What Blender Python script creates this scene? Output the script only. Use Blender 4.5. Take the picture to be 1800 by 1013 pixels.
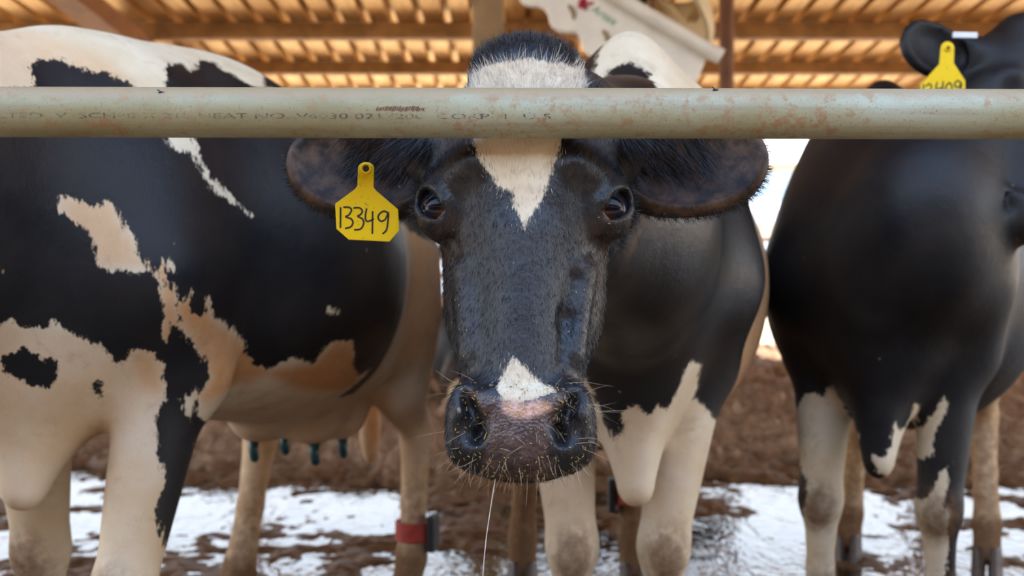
import bpy, math, random
import numpy as np
from mathutils import Vector, Matrix

random.seed(7)
RNG = np.random.default_rng(11)
SC = bpy.context.scene
COL = SC.collection
for o in list(bpy.data.objects):
    bpy.data.objects.remove(o)

# ------------------------------------------------------------------ camera, sky, sun, exposure
cam_d = bpy.data.cameras.new('camera')
cam_d.lens = 37.0
cam_d.sensor_width = 36.0
cam_d.shift_y = -16.5 / 1800
cam_d.clip_end = 400
cam_d.dof.use_dof = True
cam_d.dof.focus_distance = 1.25
cam_d.dof.aperture_fstop = 4.6
cam = bpy.data.objects.new('camera', cam_d)
cam.location = (0, 0, 1.0)
cam.rotation_euler = (math.radians(90), 0, 0)
COL.objects.link(cam)
SC.camera = cam

SC.view_settings.view_transform = 'Standard'
SC.view_settings.look = 'None'
SC.view_settings.gamma = 1.0
SC.view_settings.use_curve_mapping = False
SC.view_settings.exposure = 1.4

world = bpy.data.worlds.new('sky')
SC.world = world
world.use_nodes = True
wn = world.node_tree.nodes
wl = world.node_tree.links
wn.clear()
w_out = wn.new('ShaderNodeOutputWorld')
w_bg = wn.new('ShaderNodeBackground')
w_tc = wn.new('ShaderNodeTexCoord')
w_sep = wn.new('ShaderNodeSeparateXYZ')
w_ramp = wn.new('ShaderNodeValToRGB')
w_ramp.color_ramp.elements[0].position = 0.0
w_ramp.color_ramp.elements[0].color = (0.97, 0.98, 1.0, 1)
w_ramp.color_ramp.elements[1].position = 0.9
w_ramp.color_ramp.elements[1].color = (0.30, 0.50, 0.95, 1)
e = w_ramp.color_ramp.elements.new(0.30)
e.color = (0.72, 0.84, 1.0, 1)
wl.new(w_tc.outputs['Generated'], w_sep.inputs[0])
wl.new(w_sep.outputs['Z'], w_ramp.inputs[0])
wl.new(w_ramp.outputs[0], w_bg.inputs[0])
w_bg.inputs[1].default_value = 1.5
wl.new(w_bg.outputs[0], w_out.inputs[0])

sun_d = bpy.data.lights.new('sun', 'SUN')
sun_d.energy = 6.5
sun_d.color = (1.0, 0.90, 0.74)
sun_d.angle = math.radians(0.6)
sun = bpy.data.objects.new('sun', sun_d)
COL.objects.link(sun)
# the sun stands high behind the barn and to the right: light travels towards -y, -x, down
sun.rotation_euler = Vector((-0.38, -0.62, -1.0)).to_track_quat('-Z', 'Y').to_euler()

F_PX = 1850.0


# ------------------------------------------------------------------ helpers
def link(name, me, parent=None, mat=None, smooth=False):
    o = bpy.data.objects.new(name, me)
    COL.objects.link(o)
    if parent is not None:
        o.parent = parent
    if mat is not None:
        me.materials.append(mat)
    if smooth and len(me.polygons):
        me.polygons.foreach_set('use_smooth', np.ones(len(me.polygons), dtype=bool))
    return o


def mesh(name, v, f):
    me = bpy.data.meshes.new(name)
    me.from_pydata([tuple(map(float, p)) for p in v], [], [tuple(map(int, q)) for q in f])
    me.update()
    return me


def empty(name, loc, rz=0.0):
    o = bpy.data.objects.new(name, None)
    o.empty_display_size = 0.1
    COL.objects.link(o)
    o.location = loc
    o.rotation_euler = (0, 0, rz)
    return o


def tag(o, label=None, cat=None, group=None, kind=None):
    if label:
        o['label'] = label
    if cat:
        o['category'] = cat
    if group:
        o['group'] = group
    if kind:
        o['kind'] = kind
    return o


class MB:
    """collects simple shapes into one mesh"""
    def __init__(s):
        s.v = []
        s.f = []

    def add(s, v, f):
        b = len(s.v)
        s.v += [tuple(p) for p in v]
        s.f += [tuple(i + b for i in q) for q in f]

    def box(s, lo, hi, bev=0.0):
        x0, y0, z0 = lo
        x1, y1, z1 = hi
        v = [(x0, y0, z0), (x1, y0, z0), (x1, y1, z0), (x0, y1, z0), (x0, y0, z1), (x1, y0, z1), (x1, y1, z1), (x0, y1, z1)]
        s.add(v, [(0, 3, 2, 1), (4, 5, 6, 7), (0, 1, 5, 4), (1, 2, 6, 5), (2, 3, 7, 6), (3, 0, 4, 7)])

    def tube(s, pts, rad, n=12, cap=True):
        pts = [Vector(p) for p in pts]
        rad = rad if hasattr(rad, '__len__') else [rad] * len(pts)
        b = len(s.v)
        up = None
        for i, p in enumerate(pts):
            d = (pts[min(i + 1, len(pts) - 1)] - pts[max(i - 1, 0)]).normalized()
            if up is None:
                up = Vector((0, 0, 1)) if abs(d.z) < 0.9 else Vector((1, 0, 0))
            a = d.cross(up).normalized()
            up = a.cross(d).normalized()
            for k in range(n):
                t = 2 * math.pi * k / n
                s.v.append(tuple(p + (a * math.cos(t) + up * math.sin(t)) * rad[i]))
        for i in range(len(pts) - 1):
            for k in range(n):
                k2 = (k + 1) % n
                s.f.append((b + i * n + k, b + i * n + k2, b + (i + 1) * n + k2, b + (i + 1) * n + k))
        if cap:
            s.f.append(tuple(b + k for k in range(n))[::-1])
            m = b + (len(pts) - 1) * n
            s.f.append(tuple(m + k for k in range(n)))

    def prism(s, poly, fn0, fn1):
        """polygon (list of 2-tuples) extruded from fn0 to fn1, functions 2D -> 3D"""
        n = len(poly)
        b = len(s.v)
        s.v += [tuple(fn0(p)) for p in poly] + [tuple(fn1(p)) for p in poly]
        s.f.append(tuple(b + i for i in range(n)))
        s.f.append(tuple(b + n + i for i in range(n))[::-1])
        for i in range(n):
            j = (i + 1) % n
            s.f.append((b + i, b + n + i, b + n + j, b + j))

    def build(s, name, mat, parent=None, smooth=False, bevel=0.0, autosmooth=False):
        me = mesh(name, s.v, s.f)
        o = link(name, me, parent, mat, smooth)
        if bevel:
            m = o.modifiers.new('bevel', 'BEVEL')
            m.width = bevel
            m.segments = 2
            m.limit_method = 'ANGLE'
            m.angle_limit = math.radians(40)
        if autosmooth:
            me.polygons.foreach_set('use_smooth', np.ones(len(me.polygons), dtype=bool))
            me.set_sharp_from_angle(angle=math.radians(40))
        return o


class NT:
    """short-hand for building a principled material"""
    def __init__(s, name, rough=0.6, base=(0.5, 0.5, 0.5), spec=0.5, metal=0.0):
        s.m = bpy.data.materials.new(name)
        s.m.use_nodes = True
        s.t = s.m.node_tree
        s.n = s.t.nodes
        s.b = s.n['Principled BSDF']
        s.b.inputs['Roughness'].default_value = rough
        s.b.inputs['Base Color'].default_value = (*base, 1)
        s.b.inputs['Specular IOR Level'].default_value = spec
        s.b.inputs['Metallic'].default_value = metal

    def new(s, kind, **kw):
        nd = s.n.new(kind)
        for k, v in kw.items():
            setattr(nd, k, v)
        return nd

    def lk(s, a, b):
        s.t.links.new(a, b)

    def coord(s, scale=(1, 1, 1), out='Object', loc=(0, 0, 0), rot=(0, 0, 0)):
        tc = s.new('ShaderNodeTexCoord')
        mp = s.new('ShaderNodeMapping')
        mp.inputs['Scale'].default_value = scale
        mp.inputs['Location'].default_value = loc
        mp.inputs['Rotation'].default_value = rot
        s.lk(tc.outputs[out], mp.inputs[0])
        return mp.outputs[0]

    def noise(s, vec, scale, detail=3, rough=0.55, dist=0.0):
        nz = s.new('ShaderNodeTexNoise')
        nz.inputs['Scale'].default_value = scale
        nz.inputs['Detail'].default_value = detail
        nz.inputs['Roughness'].default_value = rough
        nz.inputs['Distortion'].default_value = dist
        if vec is not None:
            s.lk(vec, nz.inputs['Vector'])
        return nz.outputs['Fac']

    def ramp(s, fac, stops):
        r = s.new('ShaderNodeValToRGB')
        els = r.color_ramp.elements
        els[0].position, els[0].color = stops[0][0], (*stops[0][1], 1)
        els[1].position, els[1].color = stops[-1][0], (*stops[-1][1], 1)
        for p, c in stops[1:-1]:
            q = els.new(p)
            q.color = (*c, 1)
        s.lk(fac, r.inputs[0])
        return r.outputs[0]

    def step(s, fac, a, b, lo=0.0, hi=1.0):
        r = s.new('ShaderNodeMapRange')
        r.interpolation_type = 'SMOOTHSTEP'
        r.inputs['From Min'].default_value = a
        r.inputs['From Max'].default_value = b
        r.inputs['To Min'].default_value = lo
        r.inputs['To Max'].default_value = hi
        s.lk(fac, r.inputs['Value'])
        return r.outputs['Result']

    def math(s, op, a, b=None, c=None):
        nd = s.new('ShaderNodeMath', operation=op)
        for i, v in enumerate((a, b, c)):
            if v is None:
                continue
            if isinstance(v, (int, float)):
                nd.inputs[i].default_value = v
            else:
                s.lk(v, nd.inputs[i])
        return nd.outputs[0]

    def mix(s, fac, a, b):
        nd = s.new('ShaderNodeMix', data_type='RGBA')
        for sock, v in ((nd.inputs['Factor'], fac), (nd.inputs['A'], a), (nd.inputs['B'], b)):
            if isinstance(v, (int, float)):
                sock.default_value = v
            elif isinstance(v, tuple):
                sock.default_value = (*v, 1)
            else:
                s.lk(v, sock)
        return nd.outputs['Result']

    def attr(s, name):
        a = s.new('ShaderNodeAttribute')
        a.attribute_name = name
        return a

    def bump(s, h, strength=0.3, dist=0.01, chain=None):
        b = s.new('ShaderNodeBump')
        b.inputs['Strength'].default_value = strength
        b.inputs['Distance'].default_value = dist
        s.lk(h, b.inputs['Height'])
        if chain is not None:
            s.lk(chain, b.inputs['Normal'])
        return b.outputs[0]

    def base(s, c):
        s.lk(c, s.b.inputs['Base Color'])

    def rough(s, c):
        s.lk(c, s.b.inputs['Roughness'])

    def normal(s, c):
        s.lk(c, s.b.inputs['Normal'])


# ------------------------------------------------------------------ materials
def mat_coat(name, white=(0.80, 0.68, 0.48), fine=False):
    t = NT(name, 0.55, spec=0.6 if fine else 0.30)
    co = t.coord()
    sd = t.attr('coat').outputs['Fac']
    n1 = t.noise(t.coord((1, 1, 0.45)), 55, 3, 0.7)
    n2 = t.noise(t.coord((1, 1, 0.3)), 240 if not fine else 420, 2, 0.6)
    rag = t.attr('rag').outputs['Fac']          # how ragged the edge of a marking is: fine on the head, coarse on the body
    amp = t.math('MULTIPLY', t.math('SUBTRACT', n1, 0.5), t.math('MULTIPLY_ADD', rag, 0.026, 0.010))
    amp2 = t.math('MULTIPLY', t.math('SUBTRACT', n2, 0.5), t.math('MULTIPLY_ADD', rag, 0.010, 0.010))
    s2 = t.math('ADD', t.math('ADD', sd, amp), amp2)
    w = 0.0022
    wfac = t.step(s2, -w, w)
    tan = t.attr('tan').outputs['Fac']
    dirt = t.attr('dirt').outputs['Fac']
    n3 = t.noise(co, 7, 4, 0.6)
    n4 = t.noise(co, 38, 4, 0.65)
    wcol = t.mix(t.step(n3, 0.35, 0.75), white, (white[0] * 0.88, white[1] * 0.80, white[2] * 0.70))
    wcol = t.mix(t.math('MULTIPLY', tan, t.step(n4, 0.0, 0.6, 0.55, 1.0)), wcol, (0.66, 0.30, 0.095))
    n5 = t.noise(co, 13, 5, 0.7, 0.4)
    wcol = t.mix(t.step(n5, 0.52, 0.72, 0, 0.40), wcol, (0.38, 0.26, 0.13))
    bcol = t.mix(t.step(n3, 0.35, 0.8), (0.0095, 0.0095, 0.0108), (0.022, 0.018, 0.016))
    c = t.mix(wfac, bcol, wcol)
    d2 = t.math('MULTIPLY', dirt, t.step(n4, 0.25, 0.7))
    d2 = t.math('MAXIMUM', d2, t.step(t.math('ADD', dirt, t.math('MULTIPLY', n4, 0.5)), 0.75, 1.25))
    c = t.mix(d2, c, t.mix(n4, (0.11, 0.055, 0.025), (0.26, 0.15, 0.08)))
    # specks of straw and dust
    vo = t.new('ShaderNodeTexVoronoi')
    vo.inputs['Scale'].default_value = 34
    t.lk(t.coord((1, 1, 0.6)), vo.inputs['Vector'])
    sp = t.math('MULTIPLY', t.step(vo.outputs['Distance'], 0.10, 0.06), t.step(t.noise(co, 21, 1), 0.60, 0.66))
    c = t.mix(t.math('MULTIPLY', sp, 0.7), c, (0.40, 0.28, 0.14))
    # bare skin of the nose
    sk = t.attr('skin').outputs['Fac']
    pk = t.attr('pink').outputs['Fac']
    skc = t.mix(t.step(t.noise(co, 90, 3), 0.35, 0.7), (0.060, 0.036, 0.031), (0.125, 0.078, 0.066))
    c = t.mix(sk, c, skc)
    c = t.mix(pk, c, t.mix(t.step(t.noise(co, 60, 3), 0.4, 0.65), (0.72, 0.42, 0.33), (0.50, 0.28, 0.16)))
    t.base(c)
    r = t.math('MULTIPLY_ADD', wfac, 0.32 if fine else 0.25, 0.31 if fine else 0.42)
    r = t.math('MULTIPLY_ADD', t.step(n3, 0.3, 0.7), 0.10, r)
    r = t.math('MULTIPLY_ADD', sk, -0.16, r)
    r = t.math('MULTIPLY_ADD', dirt, 0.30, r)
    t.rough(r)
    t.lk(t.math('MULTIPLY_ADD', dirt, -0.35, 0.50 if fine else 0.30), t.b.inputs['Specular IOR Level'])
    hair = t.noise(t.coord((1, 1, 0.22)), 520 if not fine else 750, 2, 0.6)
    b = t.bump(n4, 0.25, 0.006)
    b = t.bump(hair, 0.35, 0.0022 if not fine else 0.0016, b)
    peb = t.new('ShaderNodeTexVoronoi')
    peb.inputs['Scale'].default_value = 260
    t.lk(co, peb.inputs['Vector'])
    b = t.bump(t.math('MULTIPLY', peb.outputs['Distance'], sk), 0.7, 0.0015, b)
    t.normal(b)
    t.b.inputs['Sheen Weight'].default_value = 0.0
    t.b.inputs['Sheen Roughness'].default_value = 0.4
    t.b.inputs['Sheen Tint'].default_value = (0.7, 0.8, 1, 1)
    return t.m


def mat_hair(name='hair'):
    t = NT(name, 0.45, spec=0.5)
    t.base(t.attr('col').outputs['Color'])
    return t.m


def mat_simple(name, col, rough=0.6, var=0.25, scale=12, bump=0.2, metal=0.0, spec=0.5, dist=0.004):
    t = NT(name, rough, col, spec, metal)
    n = t.noise(t.coord(), scale, 4, 0.6)
    dark = tuple(x * (1 - var) for x in col)
    lite = tuple(min(1, x * (1 + var)) for x in col)
    t.base(t.ramp(n, [(0.3, dark), (0.7, lite)]))
    if bump:
        t.normal(t.bump(n, bump, dist))
    return t.m


M_COAT = mat_coat('cow_coat')
M_COATF = mat_coat('cow_coat_fine', fine=True)
M_HAIR = mat_hair()


def mat_pipe():
    t = NT('galvanised_pipe', 0.5, spec=0.5)
    co = t.coord()
    st = t.coord((0.35, 1, 1))
    n1 = t.noise(st, 9, 5, 0.6)
    n2 = t.noise(co, 60, 5, 0.7)
    n3 = t.noise(co, 420, 3, 0.6)
    streak = t.noise(t.coord((0.05, 1, 1)), 90, 3, 0.6)
    c = t.ramp(n1, [(0.30, (0.27, 0.225, 0.095)), (0.5, (0.36, 0.33, 0.185)), (0.72, (0.45, 0.47, 0.34))])
    c = t.mix(t.step(streak, 0.5, 0.72, 0, 0.45), c, (0.30, 0.25, 0.16))
    rust = t.math('MULTIPLY', t.step(n2, 0.50, 0.64), t.step(t.noise(co, 5, 3), 0.36, 0.60))
    c = t.mix(t.math('MULTIPLY', rust, 0.75), c, (0.36, 0.18, 0.075))
    c = t.mix(t.step(n3, 0.61, 0.68, 0, 0.8), c, (0.28, 0.13, 0.05))
    # dust caked along the top of the pipe
    sep = t.new('ShaderNodeSeparateXYZ')
    t.lk(co, sep.inputs[0])
    top = t.math('ADD', sep.outputs['Z'], t.math('MULTIPLY_ADD', t.noise(co, 24, 4, 0.7), 0.030, -0.015))
    c = t.mix(t.step(top, 0.008, 0.022, 0, 0.75), c, (0.40, 0.27, 0.14))
    t.base(c)
    t.rough(t.step(n2, 0.3, 0.7, 0.38, 0.68))
    t.b.inputs['Metallic'].default_value = 0.0
    t.normal(t.bump(n3, 0.15, 0.001, t.bump(n2, 0.2, 0.002)))
    return t.m


def mat_stencil():
    t = NT('stencil_ink', 0.7, (0.09, 0.085, 0.07))
    n = t.noise(t.coord(), 130, 4, 0.75)
    n2 = t.noise(t.coord(), 14, 2, 0.6)
    a = t.math('MULTIPLY', t.step(n, 0.40, 0.60), t.step(n2, 0.30, 0.60, 0.30, 0.92))
    t.lk(a, t.b.inputs['Alpha'])
    return t.m


def mat_mud():
    t = NT('mud', 0.6, spec=0.5)
    co = t.coord()
    n1 = t.noise(co, 1.6, 4, 0.6)
    n2 = t.noise(co, 14, 5, 0.65)
    geo = t.new('ShaderNodeSeparateXYZ')
    t.lk(co, geo.inputs[0])
    wet = t.step(geo.outputs['Z'], 0.10, 0.0)
    dry = t.ramp(n2, [(0.25, (0.12, 0.068, 0.037)), (0.55, (0.30, 0.185, 0.105)), (0.8, (0.52, 0.36, 0.225))])
    damp = t.ramp(n2, [(0.25, (0.045, 0.020, 0.008)), (0.6, (0.11, 0.052, 0.020)), (0.85, (0.20, 0.105, 0.045))])
    t.base(t.mix(t.math('MULTIPLY', wet, t.step(n1, 0.2, 0.7, 0.7, 1.0)), dry, damp))
    t.rough(t.math('MULTIPLY_ADD', wet, -0.28, 0.85))
    t.normal(t.bump(n2, 0.6, 0.02, t.bump(t.noise(co, 70, 3, 0.7), 0.4, 0.006)))
    return t.m


def mat_water():
    t = NT('puddle_water', 0.04, (0.050, 0.027, 0.012), spec=0.25)
    co = t.coord((1.0, 0.45, 1))
    n = t.noise(co, 9, 3, 0.6, 0.6)
    n2 = t.noise(co, 42, 2, 0.5)
    t.normal(t.bump(n2, 0.25, 0.006, t.bump(n, 0.35, 0.014)))
    return t.m


def mat_roof():
    t = NT('roof_steel', 0.36, spec=0.5)
    co = t.coord((1, 0.12, 1))
    n = t.noise(co, 6, 4, 0.6)
    n2 = t.noise(t.coord((3, 0.25, 1)), 9, 4, 0.7)
    c = t.ramp(n, [(0.25, (0.55, 0.33, 0.12)), (0.5, (0.80, 0.56, 0.26)), (0.8, (0.92, 0.74, 0.44))])
    c = t.mix(t.step(n2, 0.52, 0.75, 0, 0.7), c, (0.30, 0.15, 0.05))
    t.base(c)
    t.b.inputs['Metallic'].default_value = 0.65
    t.normal(t.bump(n2, 0.1, 0.003))
    return t.m


M_PIPE = mat_pipe()
M_MUD = mat_mud()
M_WATER = mat_water()
M_ROOF = mat_roof()
M_PURLIN = mat_simple('purlin_paint', (0.46, 0.235, 0.075), 0.55, 0.35, 5)
M_RAFTER = mat_simple('rafter_steel', (0.32, 0.13, 0.045), 0.55, 0.3, 6)
M_POST = mat_simple('post_paint', (0.42, 0.29, 0.15), 0.6, 0.35, 3)
M_RUSTPOST = mat_simple('rusty_post', (0.20, 0.085, 0.04), 0.6, 0.35, 6)
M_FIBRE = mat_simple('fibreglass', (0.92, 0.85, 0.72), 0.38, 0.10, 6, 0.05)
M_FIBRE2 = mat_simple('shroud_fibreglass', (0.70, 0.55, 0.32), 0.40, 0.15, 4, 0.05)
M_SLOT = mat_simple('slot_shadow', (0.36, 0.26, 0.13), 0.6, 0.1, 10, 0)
M_YEL = None


def mat_tag():
    t = NT('tag_plastic', 0.42, (0.86, 0.60, 0.01), spec=0.35)
    n = t.noise(t.coord(), 190, 4, 0.75)
    n2 = t.noise(t.coord(), 45, 3, 0.6)
    f = t.math('MULTIPLY', t.step(n, 0.56, 0.68), t.step(n2, 0.45, 0.62))
    c = t.mix(t.math('MULTIPLY', f, 0.8), (0.92, 0.61, 0.004), (0.28, 0.14, 0.02))
    t.base(c)
    t.b.inputs['Subsurface Weight'].default_value = 0.0
    return t.m


M_YEL = mat_tag()
M_INK = mat_simple('marker_ink', (0.010, 0.018, 0.014), 0.5, 0.2, 40, 0)
M_STUD = mat_simple('stud_plastic', (0.035, 0.02, 0.012), 0.3, 0.2, 40, 0)
M_WHITETAG = mat_simple('white_tag', (0.78, 0.78, 0.80), 0.35, 0.06, 40, 0)
M_RED = mat_simple('red_strap', (0.42, 0.05, 0.03), 0.55, 0.3, 40, 0.3)
M_BLACKP = mat_simple('black_plastic', (0.018, 0.018, 0.020), 0.5, 0.3, 30, 0.2)
M_HOOF = mat_simple('hoof_horn', (0.07, 0.035, 0.018), 0.4, 0.4, 40, 0.3)
M_CONC = mat_simple('lane_concrete', (0.20, 0.145, 0.095), 0.85, 0.15, 4, 0.2)
M_EARTH = mat_simple('dry_earth', (0.62, 0.46, 0.28), 0.9, 0.2, 0.8, 0.2)
M_KERB = mat_simple('kerb_concrete', (0.22, 0.13, 0.075), 0.8, 0.2, 5, 0.2)
M_RAIL = mat_simple('fence_steel', (0.30, 0.20, 0.12), 0.5, 0.3, 8, 0.1)
M_WALLW = mat_simple('white_cladding', (0.85, 0.85, 0.84), 0.6, 0.05, 1, 0)
M_WALLB = mat_simple('pale_blue_cladding', (0.42, 0.56, 0.72), 0.6, 0.08, 1, 0)
M_CREAM = mat_simple('cream_fascia', (0.66, 0.52, 0.34), 0.6, 0.1, 1, 0)
M_STRAW = mat_simple('straw', (0.46, 0.30, 0.07), 0.6, 0.3, 200, 0)
M_WHISK = mat_simple('whisker', (0.66, 0.50, 0.30), 0.4, 0.2, 100, 0)
M_TEAT = mat_simple('teat_dip', (0.012, 0.065, 0.075), 0.3, 0.4, 60, 0)


def mat_eye():
    t = NT('eyeball', 0.03, spec=0.3)
    tc = t.new('ShaderNodeTexCoord')
    sep = t.new('ShaderNodeSeparateXYZ')
    t.lk(tc.outputs['Object'], sep.inputs[0])
    # local +Z looks out of the eye; unit sphere scaled in mesh to 0.021
    z = t.math('DIVIDE', sep.outputs['Z'], 0.0248)
    c = t.ramp(z, [(0.50, (0.62, 0.42, 0.36)), (0.56, (0.045, 0.013, 0.005)), (0.70, (0.020, 0.006, 0.004)), (0.80, (0.004, 0.004, 0.010))])
    t.base(c)
    return t.m


M_EYE = mat_eye()


# ------------------------------------------------------------------ smooth noise for height fields
def vnoise(xa, ya, cell, rng):
    a = rng.uniform(0, 6.28)
    xs = ((xa - xa[0]) / cell).astype(np.float32)
    ys = ((ya - ya[0]) / cell).astype(np.float32)
    g = rng.random((int(xs[-1]) + 3, int(ys[-1]) + 3)).astype(np.float32)
    xi = xs.astype(int)
    yi = ys.astype(int)
    fx = xs - xi
    fy = ys - yi
    fx = (fx * fx * (3 - 2 * fx))[:, None]
    fy = (fy * fy * (3 - 2 * fy))[None, :]
    a = g[np.ix_(xi, yi)]
    b = g[np.ix_(xi + 1, yi)]
    c = g[np.ix_(xi, yi + 1)]
    d = g[np.ix_(xi + 1, yi + 1)]
    return (a * (1 - fx) + b * fx) * (1 - fy) + (c * (1 - fx) + d * fx) * fy


# ------------------------------------------------------------------ the setting: ground
def build_ground():
    x0, x1, y0, y1 = -6.0, 8.0, 1.6, 13.6
    xs = np.concatenate([np.arange(x0, -2.8, .06), np.arange(-2.8, 3.1, .0125), np.arange(3.1, x1 + .05, .06)])
    ys = np.concatenate([np.arange(y0, 3.2, .05), np.arange(3.2, 5.6, .0125), np.arange(5.6, 8.5, .025), np.arange(8.5, y1 + .03, .05)])
    nx, ny = len(xs), len(ys)
    r = np.random.default_rng(5)
    h = np.zeros((nx, ny), np.float32)
    for cell, amp in ((2.2, 0.012), (0.75, 0.022), (0.30, 0.028), (0.14, 0.018)):
        h += (vnoise(xs, ys, cell, r) - 0.5) * amp
    hf_ = np.zeros((nx, ny), np.float32)
    for cell, amp in ((0.17, 0.050), (0.085, 0.040), (0.045, 0.026), (0.026, 0.014)):
        hf_ += (0.42 - np.abs(vnoise(xs, ys, cell, r) - 0.5) * 2) * amp
    yy = ys[None, :]
    xx = xs[:, None]
    edge = 4.95 + 0.12 * np.sin(xx * 2.1) + 0.10 * np.sin(xx * 5.3 + 1)
    rise = np.clip((yy - edge) / 0.9, 0, 1)
    base = -0.0085 - 0.006 * np.clip(4.2 - yy, 0, 1) + 0.085 * rise * rise * (3 - 2 * rise) + 0.012 * np.clip(yy - 6, 0, 6)
    # muddy bar left of the centre where the floor shows through
    base = base + 0.010 * np.exp(-((xx - (-0.12 - 0.02 * (yy - 4))) / 0.34) ** 2) * np.clip((yy - 3.2) / 0.6, 0, 1)
    base = base + 0.012 * np.exp(-((xx + 1.62) / 0.16) ** 2)
    base = base + 0.010 * np.exp(-((yy - 4.35) / 0.10) ** 2) * np.exp(-((xx + 0.95) / 0.55) ** 2)
    z = h * (1 + 1.5 * rise) + hf_ * (0.36 + 1.13 * rise) + base
    X, Y = np.meshgrid(xs, ys, indexing='ij')
    V = np.stack([X, Y, z], -1).reshape(-1, 3)
    i = np.arange(nx - 1)[:, None] * ny + np.arange(ny - 1)[None, :]
    Fq = np.stack([i, i + ny, i + ny + 1, i + 1], -1).reshape(-1, 4)
    me = np_mesh('floor', V, Fq)
    o = link('floor', me, None, M_MUD, True)
    tag(o, 'churned brown mud floor of the cattle pen', None, None, 'structure')
    w = MB()
    w.add([(x0, y0, 0), (x1, y0, 0), (x1, 6.6, 0), (x0, 6.6, 0)], [(0, 1, 2, 3)])
    wo = w.build('puddle', M_WATER)
    tag(wo, 'shallow muddy puddle water around the cows mirroring the sky', 'puddle', None, 'stuff')
    lane = MB()
    lane.box((-14, -14, -0.10), (16, 1.6, 0.0))
    tag(lane.build('feed_lane_floor', M_CONC), 'sunlit concrete feed lane in front of the rail', None, None, 'structure')
    yard = MB()
    yard.box((-60, 13.6, -0.2), (70, 120, -0.02))
    tag(yard.build('yard_ground', M_EARTH), 'bright dry earth yard beyond the barn', None, None, 'structure')
    for k, (a, b) in enumerate(((-60, -6.0), (8.0, 70))):
        sd = MB()
        sd.box((a, 1.6, -0.2), (b, 13.6, -0.01))
        tag(sd.build('side_ground', M_EARTH), 'dry earth beside the pen', None, None, 'structure')
    kerb = MB()
    kerb.box((-16, 13.0, -0.1), (18, 13.5, 0.16))
    tag(kerb.build('kerb', M_KERB, bevel=0.02), 'low brown concrete kerb along the open side of the barn', None, None, 'structure')


def np_mesh(name, V, Fq):
    me = bpy.data.meshes.new(name)
    V = np.ascontiguousarray(V, dtype=np.float32)
    Fq = np.ascontiguousarray(Fq, dtype=np.int32)
    nv, nf, k = len(V), len(Fq), Fq.shape[1]
    me.vertices.add(nv)
    me.vertices.foreach_set('co', V.ravel())
    me.loops.add(nf * k)
    me.loops.foreach_set('vertex_index', Fq.ravel())
    me.polygons.add(nf)
    me.polygons.foreach_set('loop_start', np.arange(nf, dtype=np.int32) * k)
    me.update(calc_edges=True)
    me.polygons.foreach_set('use_smooth', np.ones(nf, dtype=bool))
    return me


build_ground()

# ------------------------------------------------------------------ the setting: roof
PITCH = 0.065
ROOF_Y0, ROOF_Y1 = 1.35, 13.0


def roof_z(y):           # under side of the roofing sheet
    return 3.145 - PITCH * (y - 8.8)


def build_roof():
    root = empty('ceiling', (0, 0, roof_z(ROOF_Y0)))
    tag(root, 'corrugated steel barn roof on purlins', None, None, 'structure')
    rib, per = 0.2236, 4
    wdt = rib * per
    # one roofing sheet: four trapezoid ribs, doubled over for its thickness
    prof = []
    for k in range(per):
        x = k * rib
        prof += [(x, 0), (x + 0.150, 0), (x + 0.160, 0.055), (x + 0.204, 0.055), (x + 0.214, 0)]
    prof.append((wdt + 0.03, 0))
    n = len(prof)
    v = []
    for dz in (0, 0.004):
        for y in (ROOF_Y0, ROOF_Y1):
            v += [(x, y, roof_z(y) - roof_z(ROOF_Y0) + z + dz) for x, z in prof]
    f = []
    for i in range(n - 1):
        f.append((i, n + i, n + i + 1, i + 1))
        f.append((2 * n + i, 2 * n + i + 1, 3 * n + i + 1, 3 * n + i))
    for i in range(n - 1):
        f.append((i, i + 1, 2 * n + i + 1, 2 * n + i))
        f.append((n + i, 3 * n + i, 3 * n + i + 1, n + i + 1))
    me = mesh('roof_sheet', v, f)
    me.materials.append(M_ROOF)
    k = 0
    x = -8.1
    while x < 9.5:
        o = link('roof_sheet', me, root)
        o.location = (x, 0, 0.002 * (k % 2))
        x += wdt
        k += 1
    purl = None
    for d in (1.6, 2.8, 4.0, 5.2, 6.4, 7.6, 8.8, 10.0, 11.2, 12.4):
        thick = 0.135 if abs(d - 8.8) < 0.1 else 0.115
        m = MB()
        zt = roof_z(d) - roof_z(ROOF_Y0) - 0.006
        m.box((-8.1, d - 0.03, zt - thick), (9.6, d + 0.03, zt))
        m.box((-8.1, d + 0.03, zt - thick), (9.6, d + 0.075, zt - thick + 0.006))
        m.build('purlin', M_PURLIN, root)
    for xr, wd in ((-3.12, 0.11), (4.9, 0.11)):
        m = MB()
        za = roof_z(ROOF_Y0) - roof_z(ROOF_Y0) - 0.15
        zb = roof_z(ROOF_Y1) - roof_z(ROOF_Y0) - 0.15
        v = []
        for y, z in ((ROOF_Y0, za), (ROOF_Y1, zb)):
            v += [(xr - wd, y, z - 0.16), (xr + wd, y, z - 0.16), (xr + wd, y, z), (xr - wd, y, z)]
        m.add(v, [(0, 1, 2, 3), (7, 6, 5, 4), (0, 4, 5, 1), (1, 5, 6, 2), (2, 6, 7, 3), (3, 7, 4, 0)])
        m.build('rafter', M_RAFTER, root)
    return root


build_roof()


def post(name, x, y, w, d, z1, mat, label, extra=None):
    m = MB()
    m.box((-w / 2, -d / 2, -0.05), (w / 2, d / 2, z1))
    o = m.build(name, mat, None, bevel=0.01)
    o.location = (x, y, 0)
    tag(o, label, 'post')
    return o


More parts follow.
